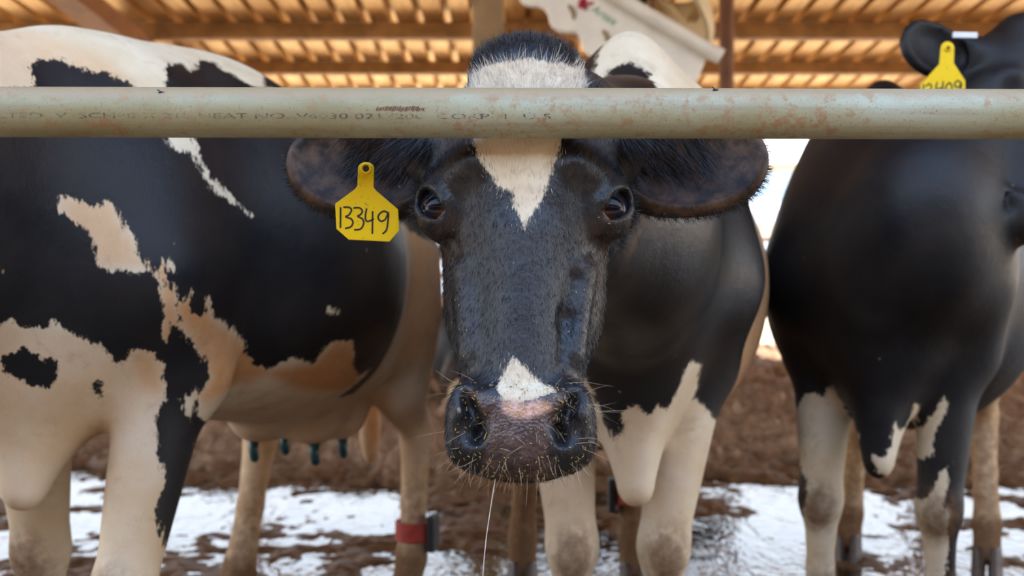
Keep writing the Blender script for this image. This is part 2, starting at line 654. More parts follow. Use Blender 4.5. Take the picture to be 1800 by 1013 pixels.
post('roof_post', -0.155, 6.85, 0.20, 0.20, roof_z(6.85) - 0.01, M_POST, 'wide pale tan roof post rising behind the middle cow\'s head')
post('roof_post', 2.44, 12.0, 0.145, 0.145, roof_z(12.0) - 0.01, M_RUSTPOST, 'slim rust brown roof post at the eave mirrored in the puddle')
post('roof_post', -3.12, 12.6, 0.2, 0.2, roof_z(12.6) - 0.31, M_RUSTPOST, 'brown roof post under the diagonal rafter at the eave')
post('roof_post', 4.9, 12.6, 0.2, 0.2, roof_z(12.6) - 0.31, M_RUSTPOST, 'brown roof post under the right rafter at the eave')
m = MB()
m.tube([(0, 0, 0), (0, 0, roof_z(7.3) - 1.95)], 0.050, 14)
m.tube([(0, 0, -0.02), (0, 0, 0.02)], 0.062, 14)
dp = m.build('drop_pipe', M_RUSTPOST, None, autosmooth=True)
dp.location = (1.488, 7.3, 1.94)
tag(dp, 'rust brown steel pipe hanging from the roof right of the white fan', 'pipe')
br = MB()
br.tube([(2.42, 11.93, 1.75), (1.95, 11.93, 2.55), (1.90, 11.93, roof_z(11.93) - 0.02)], 0.035, 8)
tag(br.build('post_brace', M_RUSTPOST), 'thin slanting steel brace beside the slim rust brown post', 'brace')

# a darker slatted screen hanging behind the fan
m = MB()
m.box((0, 0, 0), (0.62, 0.03, 0.855))
for i in range(5):
    m.box((0.02 + i * 0.12, -0.02, 0.02), (0.06 + i * 0.12, 0.0, 0.84))
scr = m.build('slatted_panel', M_PURLIN, None)
scr.location = (-0.06, 9.2, 2.26)
tag(scr, 'brown slatted screen hanging under the roof behind the fan', 'panel')


# ------------------------------------------------------------------ outside: fence and far building
def build_outside():
    fr = empty('pipe_fence', (0, 13.25, 0.1))
    tag(fr, 'brown pipe fence along the open side of the barn', 'fence')
    for z in (1.40, 1.18, 0.95, 0.66):
        m = MB()
        m.tube([(-14, 0, z), (17, 0, z)], 0.035, 10)
        m.build('rail', M_RAIL, fr, True)
    for x in np.arange(-13.5, 17, 3.05):
        m = MB()
        m.tube([(float(x), 0.05, -0.1), (float(x), 0.05, 1.5)], 0.045, 10)
        m.build('post', M_RAIL, fr, True)
    b = empty('white_barn', (0, 46, 0))
    tag(b, 'long white and pale blue farm building across the yard', 'building')
    def part(n, lo, hi, mt):
        m = MB()
        m.box(lo, hi)
        m.build(n, mt, b)
    part('wall', (-40, 0, 0), (60, 0.4, 4.0), M_WALLW)
    part('upper_wall', (-40, -0.1, 4.7), (60, 0.4, 5.75), M_WALLB)
    part('fascia', (-40, -0.5, 5.75), (60, 0.3, 6.0), M_CREAM)
    part('gutter', (-40, -0.45, 4.35), (60, 0.3, 4.7), M_WALLB)
    part('lower_band', (-40, -0.1, 2.7), (60, 0.0, 3.4), M_CREAM)
    m = MB()
    m.add([(-40, -0.6, 6.0), (60, -0.6, 6.0), (60, 8, 7.6), (-40, 8, 7.6)], [(0, 1, 2, 3)])
    m.add([(-40, -0.6, 5.9), (60, -0.6, 5.9), (60, 8, 7.5), (-40, 8, 7.5)], [(3, 2, 1, 0)])
    m.build('roof', M_WALLW, b)


build_outside()


# unseen wall and roof behind the camera, added to block low front sky light
def build_sky_blocker():
    w = MB()
    w.box((-20, -8.8, 0), (22, -8.5, 3.1))
    for k in range(14):
        w.box((-19.5 + 3 * k, -8.5, 0), (-19.3 + 3 * k, -8.4, 3.1))
    tag(w.build('wall_sky_blocker', M_RUSTPOST), 'added dark wall behind the camera that blocks low sky light', None, None, 'structure')
    r = MB()
    r.add([(-20, -9.2, 3.3), (22, -9.2, 3.3), (22, -2.6, 3.05), (-20, -2.6, 3.05), (-20, -9.2, 3.38), (22, -9.2, 3.38), (22, -2.6, 3.13), (-20, -2.6, 3.13)],
          [(0, 3, 2, 1), (4, 5, 6, 7), (0, 1, 5, 4), (1, 2, 6, 5), (2, 3, 7, 6), (3, 0, 4, 7)])
    tag(r.build('ceiling_sky_blocker', M_ROOF), 'added roof behind the camera that narrows the sky light', None, None, 'structure')


build_sky_blocker()


# ------------------------------------------------------------------ fan
def build_fan():
    D = 5.5
    s = D / F_PX

    def P(px, py, dy=0.0):
        return ((px - 900) * s, dy, (490 - py) * s)
    root = empty('barn_fan', (0, D, 1.0))
    tag(root, 'white fibreglass barn fan with scalloped side plate hanging under the roof', 'fan')
    sc = [(905, -60), (905, -20), (911, -6), (920, 6), (931, 11), (944, 10.5), (957, 15), (964, 24.5), (966, 37), (972, 48), (983, 55.5), (997, 57.6), (1011, 56), (1019, 63), (1022, 75), (1027, 86), (1036, 97), (1050, 102.6), (1064, 100), (1073, 101), (1080, 109), (1084, 121), (1090, 133), (1100, 142), (1115, 147), (1130, 145), (1140, 150), (1160, 168), (1200, 172), (1222, 150), (1245, 96), (1160, 45), (1060, -12), (980, -75)]
    m = MB()
    m.prism([(p[0], p[1]) for p in sc], lambda p: P(p[0], p[1], 0.0), lambda p: P(p[0], p[1], 0.045))
    m.build('side_plate', M_FIBRE, root, bevel=0.012)
    for cx, cy in ((1006, 22), (1066, 66), (948, -22)):
        m = MB()
        pts = [P(cx - 7, cy - 13, 0.0), P(cx - 1, cy - 7, -0.004), P(cx + 3, cy + 2, -0.004), P(cx + 3, cy + 13, 0.0)]
        m.tube(pts, [0.006, 0.014, 0.014, 0.006], 8)
        m.build('handle_slot', M_SLOT, root, True)
    m = MB()
    m.tube([P(1035, -30, -0.05), P(1256, 99, -0.05)], 0.036, 16)
    tube = m.build('frame_tube', M_FIBRE, root, autosmooth=True)
    m = MB()
    a = Vector(P(1249, 95, -0.05))
    b = Vector(P(1264, 104, -0.05))
    m.tube([tuple(a), tuple(b)], 0.043, 16)
    m.build('end_cap', M_FIBRE, tube, autosmooth=True)
    # bell shaped shroud, opening along the tube
    ax = Vector((0.47, 0.34, 0.82)).normalized()
    cen = Vector(P(1120, -20, 0.42))
    u = Vector((0.87, 0.05, -0.50))
    u = (u - ax * u.dot(ax)).normalized()
    w = ax.cross(u).normalized()
    m = MB()
    prof = [(0.50, -0.02), (0.50, 0.05), (0.47, 0.10), (0.42, 0.17), (0.385, 0.26), (0.37, 0.40), (0.345, 0.40), (0.36, 0.26), (0.395, 0.17), (0.445, 0.10), (0.475, 0.05), (0.475, -0.02)]
    N = 48
    for r, z in prof:
        for k in range(N):
            t = 2 * math.pi * k / N
            m.v.append(tuple(cen + u * r * math.cos(t) + w * r * math.sin(t) + ax * z))
    L = len(prof)
    for i in range(L):
        for k in range(N):
            k2 = (k + 1) % N
            j = (i + 1) % L
            m.f.append((i * N + k, i * N + k2, j * N + k2, j * N + k))
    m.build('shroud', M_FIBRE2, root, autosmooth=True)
    hub = MB()
    hub.tube([tuple(cen + ax * 0.10), tuple(cen + ax * 0.34)], 0.07, 16)
    ho = hub.build('motor_hub', M_BLACKP, root, autosmooth=True)
    for k in range(4):
        t = k * math.pi / 2 + 0.3
        d = u * math.cos(t) + w * math.sin(t)
        p = ax.cross(d)
        bl = MB()
        q = []
        for rr, wdt in ((0.06, 0.04), (0.20, 0.07), (0.34, 0.055)):
            for sgn in (-1, 1):
                q.append(cen + d * rr + p * wdt * sgn + ax * (0.2 + 0.03 * sgn))
        vv = [tuple(x) for x in q] + [tuple(x + ax * 0.008) for x in q]
        bl.add(vv, [(0, 1, 3, 2), (2, 3, 5, 4), (6, 8, 9, 7), (8, 10, 11, 9), (0, 2, 8, 6), (2, 4, 10, 8), (1, 7, 9, 3), (3, 9, 11, 5), (4, 5, 11, 10), (0, 6, 7, 1)])
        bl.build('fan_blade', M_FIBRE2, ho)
    for px in (1000, 1150):
        h = MB()
        topz = roof_z(D) - 1.0 - 0.02
        h.tube([P(px, 20 if px == 1000 else 60, 0.06), (P(px, 0)[0], 0.06, topz)], 0.014, 8)
        h.build('hanger_rod', M_RUSTPOST, root, True)
    # logo: red flower and green lettering
    Mred = mat_simple('logo_red', (0.55, 0.02, 0.05), 0.5, 0.1, 30, 0)
    Mgreen = mat_simple('logo_green', (0.10, 0.36, 0.20), 0.5, 0.1, 30, 0)
    fl = MB()
    for (cx, cy, r) in ((1023, 4, 6.5), (1029, 10, 5), (1020, 11, 4.5), (1036, 7, 3.6), (1041, 6, 3.2), (1027, 15, 3.2), (1028, 2, 4.5)):
        n = 14
        pl = [(cx + r * math.cos(2 * math.pi * k / n), cy + r * math.sin(2 * math.pi * k / n)) for k in range(n)]
        fl.prism(pl, lambda p: P(p[0], p[1], -0.004), lambda p: P(p[0], p[1], 0.002))
    lg = fl.build('logo_flower', Mred, root)
    lf = MB()
    lf.prism([(1024, 17), (1030, 13), (1036, 15), (1031, 19)], lambda p: P(p[0], p[1], -0.0035), lambda p: P(p[0], p[1], 0.002))
    lf.build('logo_leaf', Mgreen, root)
    me = text_mesh('Artex', 0.062, 0.0)
    ang = math.atan2(22, 34)
    o0 = Vector(P(1037, 19, -0.005))
    for vtx in me.vertices:
        x, y = vtx.co.x, vtx.co.y
        sh = 0.25 * y
        vtx.co = (o0.x + (x + sh) * math.cos(ang) + y * math.sin(ang), o0.y, o0.z - (x + sh) * math.sin(ang) + y * math.cos(ang))
    link('logo_lettering', me, root, Mgreen)


def text_mesh(body, size, extrude, font_bold=0.0):
    cu = bpy.data.curves.new('lettering', 'FONT')
    cu.body = body
    cu.size = size
    cu.extrude = extrude
    cu.resolution_u = 3
    cu.offset = font_bold
    ob = bpy.data.objects.new('lettering', cu)
    COL.objects.link(ob)
    dg = bpy.context.evaluated_depsgraph_get()
    me = bpy.data.meshes.new_from_object(ob.evaluated_get(dg))
    bpy.data.objects.remove(ob)
    bpy.data.curves.remove(cu)
    return me


build_fan()


# ------------------------------------------------------------------ the rail
def build_rail():
    R, Y, Z = 0.0295, 1.24, 1.195
    root = empty('neck_rail', (0, Y, Z))
    root.rotation_euler = (0, math.radians(0.13), 0)
    tag(root, 'rust specked galvanised pipe rail across the front of the pen', 'rail')
    m = MB()
    n = 56
    m.tube([(-2.4, 0, 0), (2.4, 0, 0)], R, n)
    m.build('pipe', M_PIPE, root, autosmooth=True)
    # factory stencil bent around the pipe
    Mst = mat_stencil()
    me = text_mesh("LTED  V  SCH40 X 21'  HEAT NO. V6030 0217200  CORP  1  U 5", 0.0105, 0.0)
    xs = [v.co.x for v in me.vertices]
    x0, x1 = min(xs), max(xs)
    want = (985 - 12) / F_PX * (Y - R)
    st = want / (x1 - x0)
    for v in me.vertices:
        a = math.radians(-22) + v.co.y / R * 0.85
        v.co = (-0.592 + (v.co.x - x0) * st, -(R + 0.0004) * math.cos(a), (R + 0.0004) * math.sin(a))
    link('stencil_lettering', me, root, Mst)
    # scraped dark mark
    mk = MB()
    x = (662 - 900) / F_PX * (Y - R)
    rr = random.Random(3)
    for k in range(24):
        xa = x + k * 0.0023 + rr.uniform(-.0006, .0006)
        h0, h1 = rr.uniform(-0.1, -0.04), rr.uniform(0.03, 0.12)
        q = []
        for a in (h0, h1):
            for dx in (0, 0.0017):
                q.append((xa + dx + a * 0.01, -(R + 0.0005) * math.cos(a), (R + 0.0005) * math.sin(a)))
        mk.add(q, [(0, 1, 3, 2)])
    mk.build('scrape_mark', M_RUSTPOST, root)
    for xx in (-2.3, 2.3):
        p = MB()
        p.tube([(xx, 0.06, -Z - 0.05), (xx, 0.06, 0.15)], 0.045, 16)
        p.build('support_post', M_PIPE, root, True)


build_rail()

# ------------------------------------------------------------------ signed distance modelling
f32 = np.float32


class Field:
    def __init__(s, lo, hi, h):
        s.lo = np.array(lo, float)
        s.h = h
        s.n = np.ceil((np.array(hi, float) - s.lo) / h).astype(int) + 1
        s.v = np.full(s.n, 0.6, f32)
        s.ax = [(s.lo[i] + h * np.arange(s.n[i])).astype(f32) for i in range(3)]

    def op(s, fn, lo, hi, k, cut=False):
        pad = k + 2.5 * s.h
        sl = []
        for i in range(3):
            a = max(0, int(math.floor((lo[i] - pad - s.lo[i]) / s.h)))
            b = min(s.n[i], int(math.ceil((hi[i] + pad - s.lo[i]) / s.h)) + 1)
            if b <= a:
                return
            sl.append(slice(a, b))
        X = s.ax[0][sl[0]][:, None, None]
        Y = s.ax[1][sl[1]][None, :, None]
        Z = s.ax[2][sl[2]][None, None, :]
        d = fn(X, Y, Z).astype(f32)
        v = s.v[tuple(sl)]
        k = f32(max(k, 1e-4))
        if not cut:
            h = np.clip(f32(.5) + f32(.5) * (v - d) / k, 0, 1)      # 1 -> d
            s.v[tuple(sl)] = v + (d - v) * h - k * h * (1 - h)
        else:
            d = -d
            h = np.clip(f32(.5) - f32(.5) * (v - d) / k, 0, 1)
            s.v[tuple(sl)] = v + (d - v) * h + k * h * (1 - h)

    def mesh(s):
        v = s.v
        ins = v < 0
        nx, ny, nz = v.shape
        c = np.zeros((nx - 1, ny - 1, nz - 1), np.uint8)
        for dx in (0, 1):
            for dy in (0, 1):
                for dz in (0, 1):
                    c += ins[dx:nx - 1 + dx, dy:ny - 1 + dy, dz:nz - 1 + dz]
        act = (c > 0) & (c < 8)
        idx = np.full(act.shape, -1, np.int32)
        I = np.argwhere(act)
        idx[act] = np.arange(len(I))
        acc = np.zeros((len(I), 3), f32)
        cnt = np.zeros(len(I), f32)
        i, j, k = I.T
        corners = [(dx, dy, dz) for dx in (0, 1) for dy in (0, 1) for dz in (0, 1)]
        val = {q: v[i + q[0], j + q[1], k + q[2]] for q in corners}
        for a in corners:
            for ax in range(3):
                if a[ax]:
                    continue
                b = list(a)
                b[ax] = 1
                b = tuple(b)
                va, vb = val[a], val[b]
                m = (va < 0) != (vb < 0)
                t = np.where(m, va / np.where(m, va - vb, 1), 0)
                p = np.tile(np.array(a, f32), (len(I), 1))
                p[:, ax] += t
                acc += p * m[:, None]
                cnt += m
        V = (I + acc / cnt[:, None]) * s.h + s.lo
        faces = []
        for ax in range(3):
            o1, o2 = (ax + 1) % 3, (ax + 2) % 3
            sa = [slice(None)] * 3
            sb = [slice(None)] * 3
            sa[ax] = slice(0, -1)
            sb[ax] = slice(1, None)
            A = ins[tuple(sa)]
            B = ins[tuple(sb)]
            E = np.argwhere(A != B)
            ok = (E[:, o1] > 0) & (E[:, o2] > 0) & (E[:, o1] < v.shape[o1] - 1) & (E[:, o2] < v.shape[o2] - 1)
            E = E[ok]
            fl = A[tuple(E.T)]
            def cell(d1, d2):
                q = E.copy()
                q[:, o1] -= d1
                q[:, o2] -= d2
                return idx[tuple(q.T)]
            q = np.stack([cell(1, 1), cell(0, 1), cell(0, 0), cell(1, 0)], 1)
            q[~fl] = q[~fl][:, ::-1]
            faces.append(q)
        Fq = np.concatenate(faces)
        return V.astype(f32), Fq.astype(np.int32)


def relax(V, Fq, it=2, w=0.5, mask=None):
    e = np.concatenate([Fq[:, [0, 1]], Fq[:, [1, 2]], Fq[:, [2, 3]], Fq[:, [3, 0]]])
    n = len(V)
    deg = np.bincount(e[:, 0], minlength=n) + np.bincount(e[:, 1], minlength=n)
    if mask is not None:
        w = w * mask[:, None]
    for _ in range(it):
        acc = np.stack([np.bincount(e[:, 0], V[e[:, 1], c], n) + np.bincount(e[:, 1], V[e[:, 0], c], n) for c in range(3)], 1)
        V = V * (1 - w) + w * acc / np.maximum(deg, 1)[:, None]
    return V.astype(f32)


def soften(V, Fq, it=60, head=None, xmax=9.0):
    """rounds off the blends between barrel, shoulder and neck, leaving legs and head alone"""
    m = smooth01(V[:, 2], .80, .95) * smooth01(V[:, 0], .12, .3) * smooth01(-V[:, 0], -xmax, -xmax + .15)
    if head is not None:
        m = m * smooth01(np.linalg.norm(V - head.p(0, .2, -.1), axis=1), .30, .42)
    return relax(V, Fq, it, .5, m.astype(f32))


def normals(V, Fq):
    a = V[Fq[:, 2]] - V[Fq[:, 0]]
    b = V[Fq[:, 3]] - V[Fq[:, 1]]
    fn = np.cross(a, b)
    N = np.zeros_like(V)
    for c in range(3):
        N[:, c] = sum(np.bincount(Fq[:, q], fn[:, c], len(V)) for q in range(4))
    return N / np.maximum(np.linalg.norm(N, axis=1, keepdims=True), 1e-12)


def cone(fd, a, b, ra, rb, k=0.03, cut=False, sq=None):
    a = np.array(a, float)
    b = np.array(b, float)
    R = max(ra, rb) * (1.0 if sq is None else max(1.0, sq[1]))
    lo = np.minimum(a, b) - R
    hi = np.maximum(a, b) + R
    M = np.eye(3)
    sc = 1.0
    if sq is not None:
        n = np.array(sq[0], float)
        n /= np.linalg.norm(n)
        M = np.eye(3) + (1 / sq[1] - 1) * np.outer(n, n)
        sc = min(1.0, sq[1])
    ba = M @ (b - a)
    bb = max(float(ba @ ba), 1e-9)

    def fn(X, Y, Z):
        x, y, z = X - a[0], Y - a[1], Z - a[2]
        if sq is not None:
            x, y, z = (M[i, 0] * x + M[i, 1] * y + M[i, 2] * z for i in range(3))
        t = np.clip((x * ba[0] + y * ba[1] + z * ba[2]) / bb, 0, 1)
        return (np.sqrt((x - t * ba[0]) ** 2 + (y - t * ba[1]) ** 2 + (z - t * ba[2]) ** 2) - (ra + (rb - ra) * t)) * sc
    fd.op(fn, lo, hi, k, cut)


def chain(fd, pts, rad, k=0.02, sq=None):
    for i in range(len(pts) - 1):
        cone(fd, pts[i], pts[i + 1], rad[i], rad[i + 1], k, False, sq)


def ell(fd, c, r, R=None, k=0.03, cut=False):
    c = np.array(c, float)
    r = np.array(r, float)
    M = np.eye(3) if R is None else np.array(R, float)
    ext = np.sqrt(((M * r[:, None]) ** 2).sum(0))

    def fn(X, Y, Z):
        x, y, z = X - c[0], Y - c[1], Z - c[2]
        q = [M[i, 0] * x + M[i, 1] * y + M[i, 2] * z for i in range(3)]
        k0 = np.sqrt(sum((q[i] / r[i]) ** 2 for i in range(3)))
        k1 = np.sqrt(sum((q[i] / r[i] ** 2) ** 2 for i in range(3)))
        return k0 * (k0 - 1) / np.maximum(k1, 1e-6)
    fd.op(fn, c - ext, c + ext, k, cut)


def rot(axis, deg):
    return np.array(Matrix.Rotation(math.radians(deg), 3, Vector(axis)))


def cubic(xs, ys):
    """smooth interpolation table lookup"""
    xs = np.array(xs, float)
    ys = np.array(ys, float)
    m = np.gradient(ys, xs)

    def f(x):
        x = np.clip(x, xs[0], xs[-1])
        i = np.clip(np.searchsorted(xs, x) - 1, 0, len(xs) - 2)
        h = xs[i + 1] - xs[i]
        t = (x - xs[i]) / h
        return ((1 + 2 * t) * (1 - t) ** 2 * ys[i] + t * (1 - t) ** 2 * h * m[i] + t * t * (3 - 2 * t) * ys[i + 1] + t * t * (t - 1) * h * m[i + 1]).astype(f32)
    return f


def barrel(fd, rows, p=2.25, top=0.42, k=0.03):
    """rows: x, top z, bottom z, half width along local x"""
    rows = sorted(rows)
    xs = [r[0] for r in rows]
    ft, fb, fw = (cubic(xs, [r[i] for r in rows]) for i in (1, 2, 3))
    lo = (xs[0] - .02, -max(r[3] for r in rows), min(r[2] for r in rows))
    hi = (xs[-1] + .02, max(r[3] for r in rows), max(r[1] for r in rows))

    def fn(X, Y, Z):
        T, B, W = ft(X), fb(X), fw(X)
        cz = B + (T - B) * 0.47
        hz = np.where(Z > cz, T - cz, cz - B)
        zn = (Z - cz) / hz
        W = W * (1 - top * np.clip(zn, 0, 1.2) ** 2)
        W = W * (1 - 0.10 * np.clip(-zn, 0, 1.2) ** 2)
        rel = ((np.abs(Y) / W) ** p + np.abs(zn) ** p) ** (1 / p)
        rad = np.sqrt(Y * Y + (Z - cz) ** 2)
        d = (rel - 1) * np.maximum(rad, 0.03) / np.maximum(rel, 0.05)
        d = np.maximum(d, np.maximum(X - xs[-1], xs[0] - X))
        return d
    fd.op(fn, lo, hi, k)


HEAD_ROWS = [  # t, half width, front, back
    (-0.012, .030, -.055, -.110), (0.0, .052, -.032, -.135), (.020, .066, -.018, -.150), (.045, .074, -.009, -.165), (.08, .088, -.002, -.185), (.115, .104, .001, -.195),
    (.15, .112, .002, -.205), (.20, .114, .001, -.215), (.24, .108, -.002, -.22), (.28, .098, -.004, -.222), (.315, .092, -.004, -.21),
    (.356, .0855, -.004, -.185), (.398, .079, -.003, -.155), (.432, .0735, .001, -.132), (.457, .0765, .007, -.122), (.482, .082, .011, -.118),
    (.508, .083, .011, -.115), (.526, .076, .006, -.11), (.537, .058, -.004, -.100), (.544, .034, -.020, -.085)]


class HeadFrame:
    """O: point between the horns-to-be (top of the poll, on the face plane); T down the face, N out of the face, L to the cow's left"""
    def __init__(s, O, T, N, scale=1.0):
        s.O = np.array(O, float)
        s.T = np.array(T, float) / np.linalg.norm(T)
        N = np.array(N, float)
        N = N - s.T * (N @ s.T)
        s.N = N / np.linalg.norm(N)
        s.L = np.cross(s.N, s.T)
        s.s = scale

    def p(s, l, t, n):
        return s.O + s.s * (s.L * l + s.T * t + s.N * n)

    def R(s, R=None):
        B = np.stack([s.L, s.T, s.N])
        return B if R is None else np.array(R) @ B


def head(fd, hf, fine=True, ears=((0, 0), (0, 0))):
    """sculpts one cow head into the field"""
    S = hf.s
    ts = [r[0] for r in HEAD_ROWS]
    fw, ff, fb = (cubic(ts, [r[i] for r in HEAD_ROWS]) for i in (1, 2, 3))
    cor = np.array([hf.p(l, t, n) for l in (-.13, .13) for t in (-.03, .58) for n in (-.24, .03)])

    def fn(X, Y, Z):
        x, y, z = (X - hf.O[0]) / S, (Y - hf.O[1]) / S, (Z - hf.O[2]) / S
        l = hf.L[0] * x + hf.L[1] * y + hf.L[2] * z
        t = hf.T[0] * x + hf.T[1] * y + hf.T[2] * z
        n = hf.N[0] * x + hf.N[1] * y + hf.N[2] * z
        W, A, B = fw(t), ff(t), fb(t)
        c = (A + B) * .5
        h = (A - B) * .5
        p = (2.6 - .65 * np.clip((t - .20) / .12, 0, 1) + .35 * np.clip((t - .43) / .05, 0, 1)).astype(f32)
        # the face narrows to the bridge in front, the cheeks are fullest in the middle
        rel = ((np.abs(l) / W) ** p + (np.abs(n - c) / h) ** p) ** (1 / p)
        rad = np.sqrt(l * l + (n - c) ** 2)
        d = (rel - 1) * np.maximum(rad, .02) / np.maximum(rel, .05)
        d = np.maximum(d, np.maximum(t - ts[-1], ts[0] - t))
        return d * S
    fd.op(fn, cor.min(0), cor.max(0), 0.02)

    def E(c, r, R=None, k=.012, cut=False):
        ell(fd, hf.p(*c), np.array(r) * S, hf.R(R), k, cut)

    def C(a, b, ra, rb, k=.012, cut=False):
        cone(fd, hf.p(*a), hf.p(*b), ra * S, rb * S, k, cut)

    # poll knob and bridge of the nose
    E((0, .03, -.07), (.066, .048, .062), k=.02)
    C((0, .26, -.032), (0, .44, -.030), .036, .034, .02)
    for s in (-1, 1):
        # cheek and jaw
        E((s * .066, .31, -.14), (.034, .085, .07), k=.03)
        C((s * .058, .30, -.20), (s * .035, .47, -.115), .024, .020, .03)
        # brow ridge and eye socket
        C((s * .064, .172, -.012), (s * .108, .192, -.046), .016, .020, .025)
        E((s * .105, .218, -.056), (.026, .036, .034), k=.022)
        # hollow in front of the eye and crease running down from it
        C((s * .080, .225, .008), (s * .066, .29, .008), .011, .010, .028, True)
        if fine:
            C((s * .093, .249, -.046), (s * .070, .294, -.034), .003, .002, .010, True)
        # facial crest, veins along the side of the nose
        C((s * .074, .30, -.045), (s * .062, .40, -.035), .008, .006, .03)
        if s > 0 and fine:
            C((.062, .312, -.024), (.053, .360, -.021), .004, .007, .014, True)
            C((.053, .360, -.021), (.049, .405, -.016), .007, .003, .014, True)
        # muzzle sides, nostril wing
        E((s * .050, .486, -.024), (.033, .046, .044), k=.02)
        E((s * .062, .473, -.006), (.016, .030, .020), rot((0, 0, 1), -s * 14), k=.014)
        E((s * .024, .464, .010), (.026, .016, .010), k=.014)
        # nostril: comma shaped
        E((s * .041, .495, .020), (.0140, .020, .032), rot((0, 0, 1), s * 24), k=.006, cut=True)
        E((s * .056, .470, .016), (.0085, .026, .022), rot((0, 0, 1), -s * 20), k=.008, cut=True)
        E((s * .056, .497, .014), (.015, .017, .012), k=.010, cut=True)
    # nose pad and lips
    E((0, .495, .004), (.040, .040, .018), k=.014)
    C((0, .522, .018), (0, .540, .012), .002, .002, .008, True)
    E((0, .515, -.060), (.052, .024, .055), k=.02)
        # eyes: lids around an opening
    for s in (-1, 1):
        ed = np.array((s * .52, -.02, .85))
        ed = ed / np.linalg.norm(ed)
        fa = np.array((s * .60, -.75, -.28))
        fa = fa - ed * (fa @ ed)
        fa = fa / np.linalg.norm(fa)
        fb_ = np.cross(ed, fa)
        c0 = np.array((s * .1015, .219, -.047))
        E(tuple(c0), (.0270, .0270, .0270), k=.022)
        if fine:
            E(tuple(c0 + ed * .025), (.0235, .0170, .025), np.stack([fa, fb_, ed]), k=.003, cut=True)
            # lower lid roll
            lo_ = c0 + ed * .021
            sgn = 1 if fb_[1] > 0 else -1
            C(tuple(lo_ - fa * .018 + fb_ * sgn * .013), tuple(lo_ + fa * .015 + fb_ * sgn * .017), .0022, .0022, .008)
            C(tuple(lo_ - fa * .012 - fb_ * sgn * .0155), tuple(lo_ + fa * .020 - fb_ * sgn * .0135), .0042, .0040, .010)
    # ears: cupped blades standing out sideways
    for s, (dt, dn) in zip((-1, 1), ears):
        R = rot((0, 0, 1), s * 7) @ rot((0, 1, 0), s * 10)
        c = np.array((s * .206, .142 + dt, -.098 + dn))
        C((s * .085, .105, -.085), (s * .135, .128 + dt, -.095 + dn), .044, .044, .03)
        ell(fd, hf.p(*c), np.array((.102, .068, .034)) * S, hf.R(R), .022)
        ell(fd, hf.p(*(c + np.array((s * .034, .000, -.002)))), np.array((.066, .058, .027)) * S, hf.R(R), .02)
        ell(fd, hf.p(*(c + np.array((s * .014, .003, .026)))), np.array((.090, .056, .027)) * S, hf.R(R), .006, True)


BARREL = [(-.86, 1.36, 1.02, .10), (-.80, 1.40, .90, .19), (-.68, 1.43, .80, .26), (-.52, 1.45, .70, .295), (-.36, 1.46, .61, .335), (-.18, 1.45, .56, .385),
          (.02, 1.445, .56, .405), (.18, 1.46, .59, .375), (.32, 1.485, .63, .315), (.45, 1.505, .66, .270), (.56, 1.48, .70, .225), (.66, 1.38, .78, .155), (.74, 1.24, .90, .08)]


